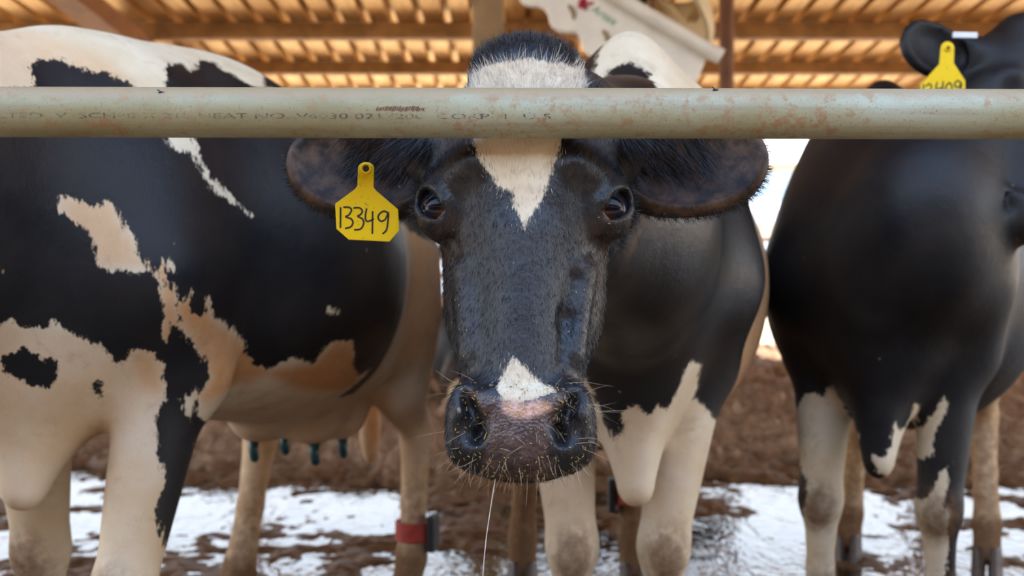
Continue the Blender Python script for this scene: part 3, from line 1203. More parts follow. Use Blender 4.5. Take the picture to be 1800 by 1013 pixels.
def cow_body(fd, P):
    """P: dict with feet (LF, RF, LH, RH as local x, y), neck points and options"""
    wid = P.get('wid', 1.0)
    rows = [(x, t + P.get('withers', 0) * math.exp(-((x - .48) / .18) ** 2) + P.get('loin', 0) * math.exp(-((x - .02) / .27) ** 2), b - P.get('belly', 0) * math.exp(-((x - .12) / .38) ** 4), w * wid * (1 if x < .25 else P.get('sh', 1))) for x, t, b, w in BARREL]
    barrel(fd, rows, top=P.get('top', .42))
    # hips and pin bones
    for s in (-1, 1):
        ell(fd, (-.44, s * .24 * wid, 1.36), (.09, .07, .06), k=.08)
        ell(fd, (-.80, s * .11, 1.30), (.06, .05, .06), k=.06)
        # shoulder blade and upper arm
        cone(fd, (.40, s * .13, 1.36), (.50, s * .20 * wid * P.get('sh', 1), 1.00), .075, .105, .08)
        cone(fd, (.50, s * .20 * wid * P.get('sh', 1), 1.00), (.38, s * .19 * wid * P.get('sh', 1), .82), .100, .090, .07)
        # thigh
        ell(fd, (-.66 - P.get('thigh', 0), s * (.17 + P.get('thigh', 0)), .98), (.185, .115, .34), rot((0, 1, 0), -8), k=.07)
    # front legs
    for key, s in (('LF', 1), ('RF', -1)):
        fx, fy = P[key]
        el = (.39 * .8 + fx * .2, s * .16 * wid * .75 + fy * .25, .80)
        kn = (.44 * .15 + fx * .85 + .02, fy * .96, .425)
        chain(fd, [el, kn], [.098, .058], .06, ((0, 1, 0), .86))
        ell(fd, (kn[0] + .008, kn[1], kn[2] - .005), (.058, .054, .066), k=.03)
        ft = (fx, fy, .155)
        chain(fd, [(kn[0], kn[1], kn[2] - .05), (kn[0] * .4 + ft[0] * .6, kn[1] * .4 + ft[1] * .6, .24), ft], [.044, .034, .043], .02)
        chain(fd, [ft, (fx + .05, fy, .07)], [.043, .044], .02)
    # hind legs
    for key, s in (('LH', 1), ('RH', -1)):
        fx, fy = P[key]
        st = (-.46, s * .215, .80)
        hk = (fx * .9 - .70 * .1 - .085, fy * .85 + s * .02, .52)
        ell(fd, (-.52, s * .21, .84), (.13, .085, .15), k=.07)
        chain(fd, [(-.62, s * .19, .88), (hk[0] * .6 - .56 * .4, hk[1] * .6 + s * .2 * .4, .67), hk], [.13, .085, .052], .05, ((0, 1, 0), .75))
        cone(fd, (-.80, s * .14, .95), (hk[0] - .03, hk[1], hk[2] + .03), .05, .026, .05)
        ell(fd, (hk[0] - .012, hk[1], hk[2]), (.058, .042, .062), k=.02)
        ft = (fx, fy, .155)
        chain(fd, [hk, (hk[0] * .5 + ft[0] * .5, hk[1] * .5 + ft[1] * .5, .32), ft], [.050, .038, .046], .02)
        chain(fd, [ft, (fx + .05, fy, .07)], [.045, .046], .02)
        for q in (-1, 1):
            ell(fd, (fx - .045, fy + q * .022, .125), (.014, .013, .018), k=.008)
    # brisket and dewlap
    bz = P.get('brisket', .62)
    cone(fd, (.60, 0, .98), (.59, 0, bz), .14, .028, .09, sq=((0, 1, 0), .8))
    cone(fd, (.46, 0, .84), (.59, 0, bz), .13, .025, .07, sq=((0, 1, 0), .8))
    # udder
    if P.get('udder', True):
        ell(fd, (-.46, 0, .705), (.23, .180, .15), k=.05)
        ell(fd, (-.62, 0, .72), (.14, .16, .18), k=.05)
        for s in (-1, 1):
            ell(fd, (-.42, s * .085, .63), (.10, .080, .085), k=.03)
            ell(fd, (-.58, s * .085, .62), (.095, .080, .085), k=.03)
    # neck
    n = P['neck']          # list of (x, y, z, r)
    sqv = P.get('neck_sq', ((0, 1, 0), .62))
    for q, (a, b) in enumerate(zip(n[:-1], n[1:])):
        cone(fd, a[:3], b[:3], a[3] * (.93 if q == 0 else 1), b[3], .13 if q == 0 else .07, sq=sqv)
    for (a, b, ra, rb) in P.get('extra', []):
        cone(fd, a, b, ra, rb, .05)
    # tail
    t = [(-.86, 0, 1.36), (-.93, .01, 1.20), (-.95, .02, .90), (-.93, .03, .62)]
    chain(fd, t, [.035, .028, .020, .015], .02)
    ell(fd, (-.93, .03, .52), (.035, .035, .12), k=.03)


# ------------------------------------------------------------------ coat markings, all in each cow's own frame
def seg_sd(P2, poly):
    """signed distance of points to a polygon, negative inside"""
    poly = np.array(poly, f32)
    x, y = P2[:, 0], P2[:, 1]
    d2 = np.full(len(P2), 1e9, f32)
    ins = np.zeros(len(P2), bool)
    n = len(poly)
    for i in range(n):
        a = poly[i]
        b = poly[(i + 1) % n]
        e = b - a
        wx, wy = x - a[0], y - a[1]
        t = np.clip((wx * e[0] + wy * e[1]) / max(float(e @ e), 1e-9), 0, 1)
        d2 = np.minimum(d2, (wx - e[0] * t) ** 2 + (wy - e[1] * t) ** 2)
        c = ((a[1] <= y) & (b[1] > y)) | ((b[1] <= y) & (a[1] > y))
        if abs(e[1]) > 1e-9:
            xi = a[0] + (y - a[1]) / e[1] * e[0]
            ins ^= c & (x < xi)
    d = np.sqrt(d2)
    return np.where(ins, -d, d)


def smooth01(x, a, b):
    t = np.clip((x - a) / (b - a), 0, 1)
    return t * t * (3 - 2 * t)


#PATCHES_BEGIN
PATCHES = {
 'left': [
  ('w',0.018,0.954,[(-0.42,1.5195),(-0.3801,1.5194),(-0.3398,1.5192),(-0.299,1.519),(-0.2577,1.5189),(-0.2159,1.5187),(-0.1736,1.5185),(-0.1308,1.5184),(-0.0875,1.5182),(-0.0437,1.518),(0.0007,1.5178),(0.0456,1.5177),(0.091,1.5175),(0.137,1.5173),(0.137,1.4685),(0.137,1.4197),(0.1552,1.4326),(0.1027,1.4165),(0.0574,1.401),(0.0146,1.3848),(-0.0251,1.3654),(-0.0628,1.3521),(-0.0518,1.312),(-0.0292,1.3133),(-0.0062,1.3155),(-0.0074,1.2877),(-0.0087,1.2608),(0.0018,1.23),(0.0206,1.1984),(0.0471,1.1711),(0.0731,1.1493),(0.0998,1.1267),(0.0578,1.1507),(0.0206,1.1736),(0.002,1.2083),(-0.0206,1.2392),(-0.0454,1.237),(-0.0595,1.2589),(-0.064,1.2839),(-0.0685,1.3093),(-0.0949,1.3258),(-0.1211,1.3424),(-0.1624,1.336),(-0.202,1.3297),(-0.2396,1.3229),(-0.2738,1.3144),(-0.3045,1.3047),(-0.3337,1.2959),(-0.3624,1.2884),(-0.3655,1.3238),(-0.3702,1.3612),(-0.3786,1.403),(-0.3786,1.4372)]),
  ('b',0.372,0.932,[(-0.2806,1.3699),(-0.2745,1.3831),(-0.2647,1.3896),(-0.2393,1.3931),(-0.2161,1.382),(-0.1885,1.3752),(-0.1706,1.3834),(-0.1465,1.3742),(-0.1198,1.3569),(-0.1186,1.3292),(-0.1175,1.3024),(-0.1536,1.2976),(-0.1885,1.2929),(-0.222,1.288),(-0.2534,1.2822),(-0.282,1.2753),(-0.3087,1.2682),(-0.3344,1.2618),(-0.3365,1.2951),(-0.315,1.3059),(-0.2931,1.3177),(-0.2699,1.3299)]),
  ('b',0.072,0.667,[(-0.0651,1.4169),(-0.0361,1.4415),(-0.0191,1.4253),(-0.0087,1.4432),(-0.0037,1.469),(0.022,1.4722),(0.0493,1.4504),(0.0849,1.4287),(0.1177,1.419),(0.1156,1.3805),(0.1142,1.3463),(0.0711,1.3432),(0.0296,1.338),(-0.0097,1.3303),(-0.0471,1.3248),(-0.0633,1.3706),(-0.0578,1.3871)]),
  ('w',0.475,0.838,[(-0.2272,1.1209),(-0.2216,1.1437),(-0.1961,1.1326),(-0.1714,1.1239),(-0.1519,1.1359),(-0.1465,1.1412),(-0.135,1.1102),(-0.1121,1.0783),(-0.1042,1.0566),(-0.0964,1.0351),(-0.0831,1.0221),(-0.0944,1.014),(-0.1208,1.012),(-0.1441,1.0149),(-0.1671,1.0178),(-0.1707,1.0543),(-0.1825,1.0837),(-0.2086,1.1024)]),
  ('w',0.432,0.81,[(-0.0984,1.0401),(-0.0775,1.0251),(-0.0632,1.0141),(-0.0615,1.0404),(-0.0576,1.0121),(-0.049,0.9838),(-0.0443,0.9777),(-0.0395,1.002),(-0.0482,1.0385),(-0.0347,1.002),(-0.0358,0.9643),(-0.0325,0.928),(-0.031,0.9014),(-0.0423,0.9178),(-0.051,0.8806),(-0.0641,0.8972),(-0.0574,0.9286),(-0.0597,0.9595),(-0.068,0.9899),(-0.0869,1.0201)]),
  ('w',-0.049,0.788,[(-0.034,0.954),(-0.0262,0.9642),(-0.0136,0.9753),(-0.0186,0.9537),(-0.0042,0.9354),(0.0107,0.9337),(0.0168,0.9653),(0.0269,0.9306),(0.0635,0.9013),(0.0844,0.8734),(0.0874,0.8425),(0.1056,0.822),(0.1359,0.807),(0.1595,0.8185),(0.1834,0.8299),(0.2395,0.8141),(0.2658,0.8552),(0.2859,0.8616),(0.3178,0.8616),(0.3304,0.8577),(0.3454,0.798),(0.3697,0.7597),(0.4035,0.771),(0.4376,0.7824),(0.4514,0.7276),(0.4479,0.68),(0.4445,0.6325),(0.4411,0.585),(0.4376,0.5376),(0.3787,0.5405),(0.3205,0.5434),(0.263,0.5463),(0.2203,0.5717),(0.1781,0.5968),(0.1362,0.6217),(0.0948,0.6464),(0.0506,0.6612),(0.0098,0.7234),(-0.0146,0.7609),(0.0019,0.7859),(0.0185,0.811),(0.0083,0.8497),(-0.0146,0.8843),(-0.0309,0.9067),(-0.0324,0.9306)]),
  ('w',0.038,0.87,[(-0.3803,0.9165),(-0.3481,0.918),(-0.3165,0.9193),(-0.3032,0.9335),(-0.2844,0.9152),(-0.2656,0.9151),(-0.2464,0.9151),(-0.2374,0.9247),(-0.2229,0.9193),(-0.1992,0.8954),(-0.1654,0.8839),(-0.1466,0.8514),(-0.1261,0.8451),(-0.1191,0.8697),(-0.0978,0.8745),(-0.0835,0.8676),(-0.0627,0.843),(-0.0618,0.8157),(-0.0606,0.7886),(-0.0507,0.7772),(-0.0307,0.7702),(-0.0155,0.7743),(-0.0053,0.7844),(-0.0105,0.7571),(-0.0158,0.7297),(-0.0185,0.6966),(-0.0212,0.6636),(-0.0246,0.6167),(-0.0281,0.5699),(-0.0315,0.5231),(-0.035,0.4764),(-0.0384,0.4297),(-0.0418,0.3831),(-0.0827,0.4059),(-0.1225,0.4203),(-0.164,0.4231),(-0.2048,0.4265),(-0.3004,0.3143),(-0.3494,0.3164),(-0.3969,0.3204),(-0.4439,0.3243),(-0.4903,0.3282),(-0.4903,0.3796),(-0.4903,0.4311),(-0.4903,0.4825),(-0.4903,0.5339),(-0.4903,0.5853),(-0.4903,0.6368),(-0.4903,0.6882),(-0.4903,0.7396),(-0.4059,0.8251),(-0.3888,0.8734)]),
  ('b',0.449,0.815,[(-0.3229,0.8627),(-0.2957,0.8789),(-0.2828,0.8794),(-0.258,0.8623),(-0.2391,0.8563),(-0.2357,0.825),(-0.2484,0.8079),(-0.2835,0.812),(-0.3043,0.8284),(-0.3205,0.8443)]),
  ('b',0.397,0.742,[(-0.1802,0.8104),(-0.1743,0.8175),(-0.1656,0.8092),(-0.1639,0.7902),(-0.1739,0.782),(-0.1804,0.7938)]),
  ('b',0.335,0.726,[(-0.0756,0.7626),(-0.0607,0.7735),(-0.0507,0.7794),(-0.0287,0.7722),(-0.0053,0.7844),(-0.0029,0.7532),(-0.0005,0.7206),(-0.0032,0.6905),(-0.0058,0.6605),(-0.0163,0.6173),(-0.0267,0.5741),(-0.0345,0.5282),(-0.0423,0.4824),(-0.0639,0.504),(-0.0608,0.5338),(-0.0721,0.5221),(-0.0749,0.5651),(-0.0701,0.5876),(-0.0653,0.6103),(-0.0605,0.641),(-0.0723,0.6739),(-0.0764,0.7157),(-0.0761,0.7391)]),
  ('b',0.36,0.78,[(-0.048,0.9232),(-0.0385,0.9176),(-0.0146,0.8789),(0.0124,0.8493),(0.0185,0.8133),(-0.0053,0.7822),(-0.0287,0.769),(-0.0506,0.7826),(-0.0602,0.8211),(-0.0573,0.8646),(-0.0526,0.8942)]),
  ('w',0.359,0.699,[(-0.0286,0.7755),(-0.0001,0.7951),(-0.0054,0.7564),(-0.0168,0.7299),(-0.0257,0.7511)]),
  ('w',0.154,0.506,[(0.2588,0.9418),(0.2788,0.9376),(0.289,0.9285),(0.2747,0.919),(0.2621,0.9294)]),
  ('t0.55',0.475,0.838,[(-0.2272,1.1209),(-0.2216,1.1437),(-0.1849,1.1427),(-0.1465,1.1412),(-0.1313,1.1116),(-0.1159,1.0818),(-0.1004,1.0519),(-0.085,1.0221),(-0.1264,1.0199),(-0.1671,1.0178),(-0.1877,1.0527),(-0.2077,1.0871)]),
  ('t0.75',0.432,0.81,[(-0.0984,1.0401),(-0.0634,1.0404),(-0.049,1.0213),(-0.0347,1.002),(-0.0332,0.9691),(-0.032,0.9356),(-0.031,0.9014),(-0.051,0.8806),(-0.0641,0.8972),(-0.0651,0.9288),(-0.0664,0.9596),(-0.068,0.9899),(-0.0831,1.015)]),
  ('t0.9',-0.215,0.794,[(-0.0474,0.9542),(-0.0136,0.9753),(0.0168,0.9653),(0.0269,0.9306),(0.0557,0.9028),(0.0868,0.8731),(0.1109,0.8406),(0.1359,0.807),(0.1862,0.811),(0.2395,0.8141),(0.2622,0.8394),(0.2856,0.8643),(0.33,0.8605),(0.361,0.8063),(0.3779,0.7585),(0.3673,0.7286),(0.332,0.7167),(0.2651,0.7308),(0.2054,0.7486),(0.1695,0.7726),(0.1366,0.7936),(0.0955,0.7763),(0.053,0.7735),(0.0101,0.7599),(-0.0053,0.7732),(0.0185,0.811),(0.0017,0.848),(-0.0146,0.8843),(-0.0312,0.92)]),
  ('t0.55',0.393,0.757,[(-0.1191,0.8697),(-0.0978,0.8745),(-0.0741,0.8597),(-0.0676,0.8241),(-0.0606,0.7886),(-0.0806,0.7787),(-0.1103,0.7902),(-0.1152,0.83)]),
  ('t0.35',0.352,0.952,[(-0.4048,1.4624),(-0.3667,1.4552),(-0.3283,1.4478),(-0.3027,1.4588),(-0.2604,1.449),(-0.2246,1.4333),(-0.1892,1.4189),(-0.1533,1.4044),(-0.1326,1.3798),(-0.1121,1.3557),(-0.1461,1.3491),(-0.179,1.3426),(-0.2108,1.3361),(-0.2411,1.3293),(-0.2691,1.3213),(-0.2938,1.3135),(-0.3172,1.3058),(-0.3401,1.299),(-0.3627,1.2931),(-0.3658,1.3267),(-0.3703,1.3622),(-0.3782,1.4017)]),
  ('t0.2',0.041,0.885,[(-0.377,0.9355),(-0.3448,0.9305),(-0.3123,0.9251),(-0.2786,0.9197),(-0.2431,0.9142),(-0.2066,0.9086),(-0.1688,0.903),(-0.1296,0.8975),(-0.0895,0.8919),(-0.0489,0.886),(-0.0481,0.8404),(-0.0469,0.7947),(-0.0453,0.7494),(-0.0436,0.7046),(-0.0418,0.6595),(-0.0402,0.6134),(-0.0383,0.5685),(-0.0365,0.5236),(-0.0346,0.4786),(-0.0328,0.4336),(-0.0309,0.3886),(-0.0761,0.3924),(-0.1152,0.4189),(-0.1574,0.4233),(-0.1993,0.4269),(-0.296,0.3128),(-0.3451,0.3173),(-0.3937,0.3214),(-0.4419,0.3254),(-0.4894,0.3294),(-0.4894,0.3784),(-0.4894,0.4274),(-0.4894,0.4765),(-0.4894,0.5255),(-0.4894,0.5745),(-0.4894,0.6235),(-0.4894,0.6725),(-0.4894,0.7216),(-0.4151,0.8035),(-0.3961,0.8521),(-0.3841,0.8954)]),
 ],
 'middle': [
  ('w',0.314,0.848,[(-0.1151,0.8146),(-0.1002,0.801),(-0.0854,0.7632),(-0.0683,0.7218),(-0.0568,0.6971),(-0.0458,0.6732),(-0.0366,0.6967),(-0.0337,0.7405),(-0.0163,0.7497),(-0.004,0.7595),(0.0018,0.7404),(0.0104,0.7308),(0.0243,0.7445),(0.0375,0.7556),(0.0506,0.7386),(0.0633,0.7614),(0.0775,0.7924),(0.0891,0.8233),(0.102,0.8395),(0.1314,0.8241),(0.1233,0.803),(0.1354,0.7768),(0.1258,0.7495),(0.1503,0.7387),(0.1686,0.7169),(0.1855,0.6951),(0.2037,0.6915),(0.243,0.6824),(0.2823,0.6733),(0.2823,0.6215),(0.2823,0.5696),(0.2823,0.5178),(0.2823,0.4659),(0.2823,0.4141),(0.2823,0.3622),(0.2823,0.3104),(0.2317,0.3104),(0.1811,0.3104),(0.1305,0.3104),(0.0811,0.3081),(0.0303,0.3081),(-0.0205,0.3081),(-0.0712,0.3081),(-0.122,0.3081),(-0.1728,0.3081),(-0.2235,0.3081),(-0.2743,0.3081),(-0.2708,0.3567),(-0.2673,0.4052),(-0.2639,0.4538),(-0.2604,0.5023),(-0.2569,0.5509),(-0.2535,0.5994),(-0.25,0.648),(-0.2156,0.6844),(-0.1815,0.722),(-0.1488,0.7619),(-0.131,0.788)]),
  ('w',0.36,1.17,[(-0.1521,1.323),(-0.113,1.3498),(-0.0814,1.4301),(-0.0637,1.4796),(-0.0498,1.5193),(-0.0359,1.5589),(-0.0003,1.5708),(0.0449,1.5708),(0.0901,1.5708),(0.1353,1.5708),(0.1805,1.5708),(0.2257,1.5708),(0.2257,1.5256),(0.2257,1.4804),(0.2257,1.4352),(0.2257,1.3901),(0.2257,1.3449),(0.1855,1.3449),(0.1334,1.3344),(0.0361,1.2777),(-0.005,1.2681),(-0.0072,1.2935),(-0.0066,1.3236),(0.0208,1.3989),(0.0053,1.4142),(-0.0188,1.4274),(-0.0401,1.4276),(-0.0571,1.4142),(-0.1015,1.3353),(-0.0942,1.3568),(-0.1221,1.3455)]),
  ('w',1.071,1.647,[(-0.3085,1.2306),(-0.3007,1.257),(-0.2857,1.2653),(-0.2571,1.2693),(-0.2359,1.2708),(-0.2077,1.2691),(-0.1861,1.2682),(-0.1711,1.2654),(-0.1494,1.2818),(-0.1449,1.2667),(-0.1691,1.2215),(-0.1781,1.2032),(-0.1866,1.1862),(-0.191,1.168),(-0.192,1.1556),(-0.199,1.1359),(-0.2039,1.1221),(-0.2128,1.1014),(-0.2197,1.0842),(-0.2299,1.0702),(-0.2353,1.0573),(-0.24,1.0702),(-0.2446,1.0806),(-0.25,1.0946),(-0.2622,1.1071),(-0.2717,1.1155),(-0.2806,1.1293),(-0.2909,1.15),(-0.2968,1.1652),(-0.3021,1.1806),(-0.3072,1.1999),(-0.3128,1.2211)]),
  ('b',1.305,1.632,[(-0.2717,1.1086),(-0.2635,1.1029),(-0.2534,1.1063),(-0.2466,1.098),(-0.2513,1.0891),(-0.2635,1.0878)]),
  ('w',1.366,1.721,[(-0.2613,0.8663),(-0.2659,0.879),(-0.2597,0.8937),(-0.2532,0.9052),(-0.2481,0.9109),(-0.2403,0.9035),(-0.2339,0.9003),(-0.2256,0.8908),(-0.2148,0.8815),(-0.1961,0.8732),(-0.1874,0.8658),(-0.1964,0.8601),(-0.2026,0.8464),(-0.2249,0.8447),(-0.25,0.8464),(-0.2626,0.8585)]),
  ('p',1.394,1.721,[(-0.2626,0.8639),(-0.25,0.8664),(-0.2343,0.8629),(-0.2185,0.8665),(-0.2072,0.8628),(-0.2047,0.8541),(-0.2155,0.8507),(-0.2312,0.8459),(-0.25,0.8458),(-0.2601,0.853)]),
  ('t0.12',0.282,0.907,[(-0.274,0.3146),(-0.2238,0.3146),(-0.1735,0.3146),(-0.122,0.3081),(-0.0712,0.3081),(-0.0205,0.3081),(0.0303,0.3081),(0.0811,0.3081),(0.1318,0.3081),(0.1826,0.3081),(0.2334,0.3081),(0.2841,0.3081),(0.2841,0.359),(0.2841,0.41),(0.2841,0.461),(0.2841,0.512),(0.2841,0.563),(0.2841,0.614),(0.2841,0.665),(0.2841,0.7159),(0.2841,0.7669),(0.2841,0.8179),(0.2425,0.813),(0.176,0.818),(0.1075,0.8261),(0.0532,0.8295),(0.006,0.83),(-0.0361,0.8276),(-0.0757,0.8223),(-0.1151,0.8146),(-0.1254,0.7584),(-0.1395,0.7045),(-0.1561,0.6551),(-0.1726,0.6044),(-0.1885,0.548),(-0.2057,0.4982),(-0.2229,0.4484),(-0.2402,0.3986),(-0.2574,0.3487)]),
 ],
 'right': [
  ('w',0.263,0.67,[(-0.3154,0.6487),(-0.301,0.6462),(-0.2866,0.6758),(-0.2652,0.6984),(-0.2469,0.709),(-0.2342,0.6964),(-0.223,0.6865),(-0.219,0.708),(-0.2089,0.7294),(-0.1889,0.6962),(-0.1665,0.6602),(-0.1484,0.617),(-0.1525,0.5612),(-0.1545,0.5047),(-0.1565,0.4482),(-0.1585,0.3917),(-0.1605,0.3351),(-0.1625,0.2785),(-0.1645,0.2219),(-0.1665,0.1652),(-0.2175,0.1559),(-0.2697,0.1488),(-0.3227,0.1445),(-0.3218,0.2074),(-0.3209,0.2703),(-0.32,0.3332),(-0.3191,0.3961),(-0.3182,0.459),(-0.3173,0.5219),(-0.3164,0.5847)]),
  ('b',0.267,0.625,[(-0.3152,0.6288),(-0.3023,0.6219),(-0.2966,0.5813),(-0.2909,0.5408),(-0.2822,0.4924),(-0.2652,0.4834),(-0.2681,0.4409),(-0.2766,0.3928),(-0.2766,0.3558),(-0.3009,0.3469),(-0.3117,0.4056),(-0.3224,0.4645),(-0.32,0.5192),(-0.3176,0.5738)]),
  ('w',0.315,0.786,[(-0.1218,0.5761),(-0.0883,0.5697),(-0.0778,0.5983),(-0.065,0.6546),(-0.0497,0.635),(-0.0329,0.6409),(-0.0226,0.6666),(-0.0165,0.7076),(-0.0006,0.6839),(-0.0027,0.6429),(-0.0121,0.5997),(0.0203,0.6466),(0.042,0.6888),(0.0582,0.7096),(0.0629,0.6811),(0.0425,0.628),(0.0324,0.5989),(0.0323,0.5639),(-0.0073,0.541),(-0.0372,0.5254),(-0.0673,0.5098),(-0.1086,0.5379)]),
  ('w',0.299,0.684,[(-0.0539,0.4396),(-0.0339,0.4648),(-0.014,0.4517),(0.0125,0.4531),(0.0316,0.4778),(0.0473,0.5166),(0.0655,0.5497),(0.0846,0.5411),(0.0792,0.5047),(0.0731,0.4693),(0.0689,0.4179),(0.0687,0.3595),(0.0672,0.3026),(0.0647,0.2475),(0.062,0.1924),(0.0244,0.1834),(-0.016,0.1801),(-0.0567,0.1768),(-0.055,0.2402),(-0.0533,0.3034),(-0.0516,0.3667)]),
  ('b',0.33,0.688,[(0.0682,0.5498),(0.0844,0.5664),(0.0919,0.5236),(0.0999,0.4798),(0.0825,0.4554),(0.0667,0.4291),(0.0494,0.4148),(0.0596,0.4694),(0.0642,0.509)]),
 ],
}
#PATCHES_END


def paint(V, N, cow, view, far_blobs=()):
    """coat value: >0 white, <0 black. Markings are polygons on the plane across 'view', a fixed direction in the cow's own frame."""
    d = np.array(view, float)
    d /= np.linalg.norm(d)
    u = np.array((-d[1], d[0], 0))
    P2 = np.stack([V @ u, V[:, 2]], 1).astype(f32)
    W = V @ d
    face = N @ d
    near = face > -0.25
    sd = np.full(len(V), -0.25, f32)
    tan = np.zeros(len(V), f32)
    pink = np.zeros(len(V), f32)
    for (kind, wlo, whi, poly) in PATCHES.get(cow, ()):
        m = near & (W > wlo) & (W < whi)
        if not m.any():
            continue
        s = seg_sd(P2[m], poly)
        if kind == 'w':
            sd[m] = np.maximum(sd[m], -s)
        elif kind == 'b':
            sd[m] = np.minimum(sd[m], s)
        elif kind[0] == 't':
            tan[m] = np.maximum(tan[m], float(kind[1:]) * smooth01(-s, -.015, .02))
        elif kind == 'p':
            pink[m] = np.maximum(pink[m], smooth01(-s, -.003, .005))
    far = ~near
    for c, r in far_blobs:
        s = np.linalg.norm((V[far] - np.array(c)) * np.array((1, 1, .9)), axis=1) - r
        sd[far] = np.maximum(sd[far], -s)
    return sd, tan, pink


def set_attr(me, name, val):
    a = me.attributes.new(name, 'FLOAT', 'POINT')
    a.data.foreach_set('value', np.ascontiguousarray(val, dtype=f32))


def hoof_obj(parent, x, y, yaw=0.0):
    h = empty_part('hoof', parent)
    m = MB()
    for q in (-1, 1):
        base = [(-.060, .004), (-.045, .042), (.02, .052), (.080, .032), (.092, .012), (.065, .003)]
        top = [(-.056, .006), (-.045, .040), (.0, .046), (.034, .032), (.042, .012), (.02, .004)]
        v = [(a, q * b, -.03) for a, b in base] + [(a + .005, q * b, .075 if i in (0, 1) else .095) for i, (a, b) in enumerate(top)]
        f = [(0, 1, 2, 3, 4, 5)[::q], (6, 7, 8, 9, 10, 11)[::-q]]
        f += [(i, i + 6, (i + 1) % 6 + 6, (i + 1) % 6)[::q] for i in range(6)]
        m.add(v, f)
    o = m.build('hoof', M_HOOF, parent, bevel=0.006)
    bpy.data.objects.remove(h)
    o.location = (x + .045, y, 0.0)
    o.rotation_euler = (0, 0, yaw)
    return o


def empty_part(name, parent):
    o = bpy.data.objects.new('tmp_part', None)
    COL.objects.link(o)
    return o


def place(base, fwd):
    """world matrix of a cow: local x along fwd"""
    return base, math.atan2(fwd[1], fwd[0])


def to_local(p, base, yaw):
    c, s = math.cos(-yaw), math.sin(-yaw)
    x, y, z = p[0] - base[0], p[1] - base[1], p[2]
    return np.array((x * c - y * s, x * s + y * c, z))


def dir_local(d, yaw):
    return to_local(d, (0, 0, 0), yaw)


def body_object(root, V, Fq, N, sd, tan, dirt, skin, pink, mat, rag=None):
    me = np_mesh('body', V, Fq)
    for nm, val in (('coat', sd), ('tan', tan), ('dirt', dirt), ('skin', skin), ('pink', pink)):
        set_attr(me, nm, val)
    set_attr(me, 'rag', np.ones(len(V)) if rag is None else rag)
    return link('body', me, root, mat)


def leg_dirt(V, P, amount=1.0):
    z = V[:, 2]
    d = .95 * smooth01(-z, -.34, -.14)
    for key in ('LF', 'RF'):
        fx, fy = P[key]
        kn = np.array((.44 * .15 + fx * .85 + .07, fy * .96, .41))
        r = np.linalg.norm((V - kn) * np.array((1, 1.1, .8)), axis=1)
        d = np.maximum(d, .85 * smooth01(-r, -.085, -.03))
    for key in ('LH', 'RH'):
        fx, fy = P[key]
        m = (V[:, 0] < -.35) & (np.sign(V[:, 1]) == np.sign(fy))
        d = np.where(m, np.maximum(d, .75 * smooth01(-z, -.55, -.22)), d)
    return d * amount


def ribbon_hair(name, parent, roots, dirs, lens, wid, cols, curl=None, seed=1):
    """fine tapering hairs as one mesh"""
    n = len(roots)
    r = np.random.default_rng(seed)
    dirs = dirs / np.linalg.norm(dirs, axis=1, keepdims=True)
    side = np.cross(dirs, r.normal(size=(n, 3)))
    side /= np.maximum(np.linalg.norm(side, axis=1, keepdims=True), 1e-9)
    L = lens[:, None]
    w = (wid[:, None] if hasattr(wid, '__len__') else wid)
    bend = curl if curl is not None else np.zeros((n, 3))
    p0 = roots
    p1 = roots + dirs * L * .5 + bend * L * .2
    p2 = roots + dirs * L + bend * L * .7
    V = np.stack([p0 - side * w, p0 + side * w, p1 - side * w * .8, p1 + side * w * .8, p2 - side * w * .15, p2 + side * w * .15], 1).reshape(-1, 3)
    b = np.arange(n)[:, None] * 6
    F1 = np.concatenate([b + np.array([[0, 1, 3, 2]]), b + np.array([[2, 3, 5, 4]])], 0)
    me = np_mesh(name, V, F1)
    a = me.color_attributes.new('col', 'FLOAT_COLOR', 'POINT')
    c4 = np.concatenate([cols, np.ones((n, 1))], 1)
    a.data.foreach_set('color', np.repeat(c4, 6, axis=0).astype(f32).ravel())
    o = link(name, me, parent, M_HAIR)
    o['kind'] = 'stuff'
    return o


def leg_band(root, x, y, z, r, label, side=-1):
    m = MB()
    n = 28
    for zz, rr in ((-.028, r), (.028, r), (.028, r + .007), (-.028, r + .007)):
        for k in range(n):
            t = 2 * math.pi * k / n
            m.v.append((rr * math.cos(t), rr * math.sin(t), zz))
    for i in range(4):
        for k in range(n):
            m.f.append((i * n + k, ((i + 1) % 4) * n + k, ((i + 1) % 4) * n + (k + 1) % n, i * n + (k + 1) % n))
    o = m.build('leg_band', M_RED, root, autosmooth=True)
    o.location = (x, y, z)
    o['label'] = label
    b = MB()
    b.box((-.03, -.012, -.055), (.03, .012, .055))
    t = b.build('transponder', M_BLACKP, o, bevel=.006)
    t.location = (0.0, side * (r + .018), -.005)
    return o


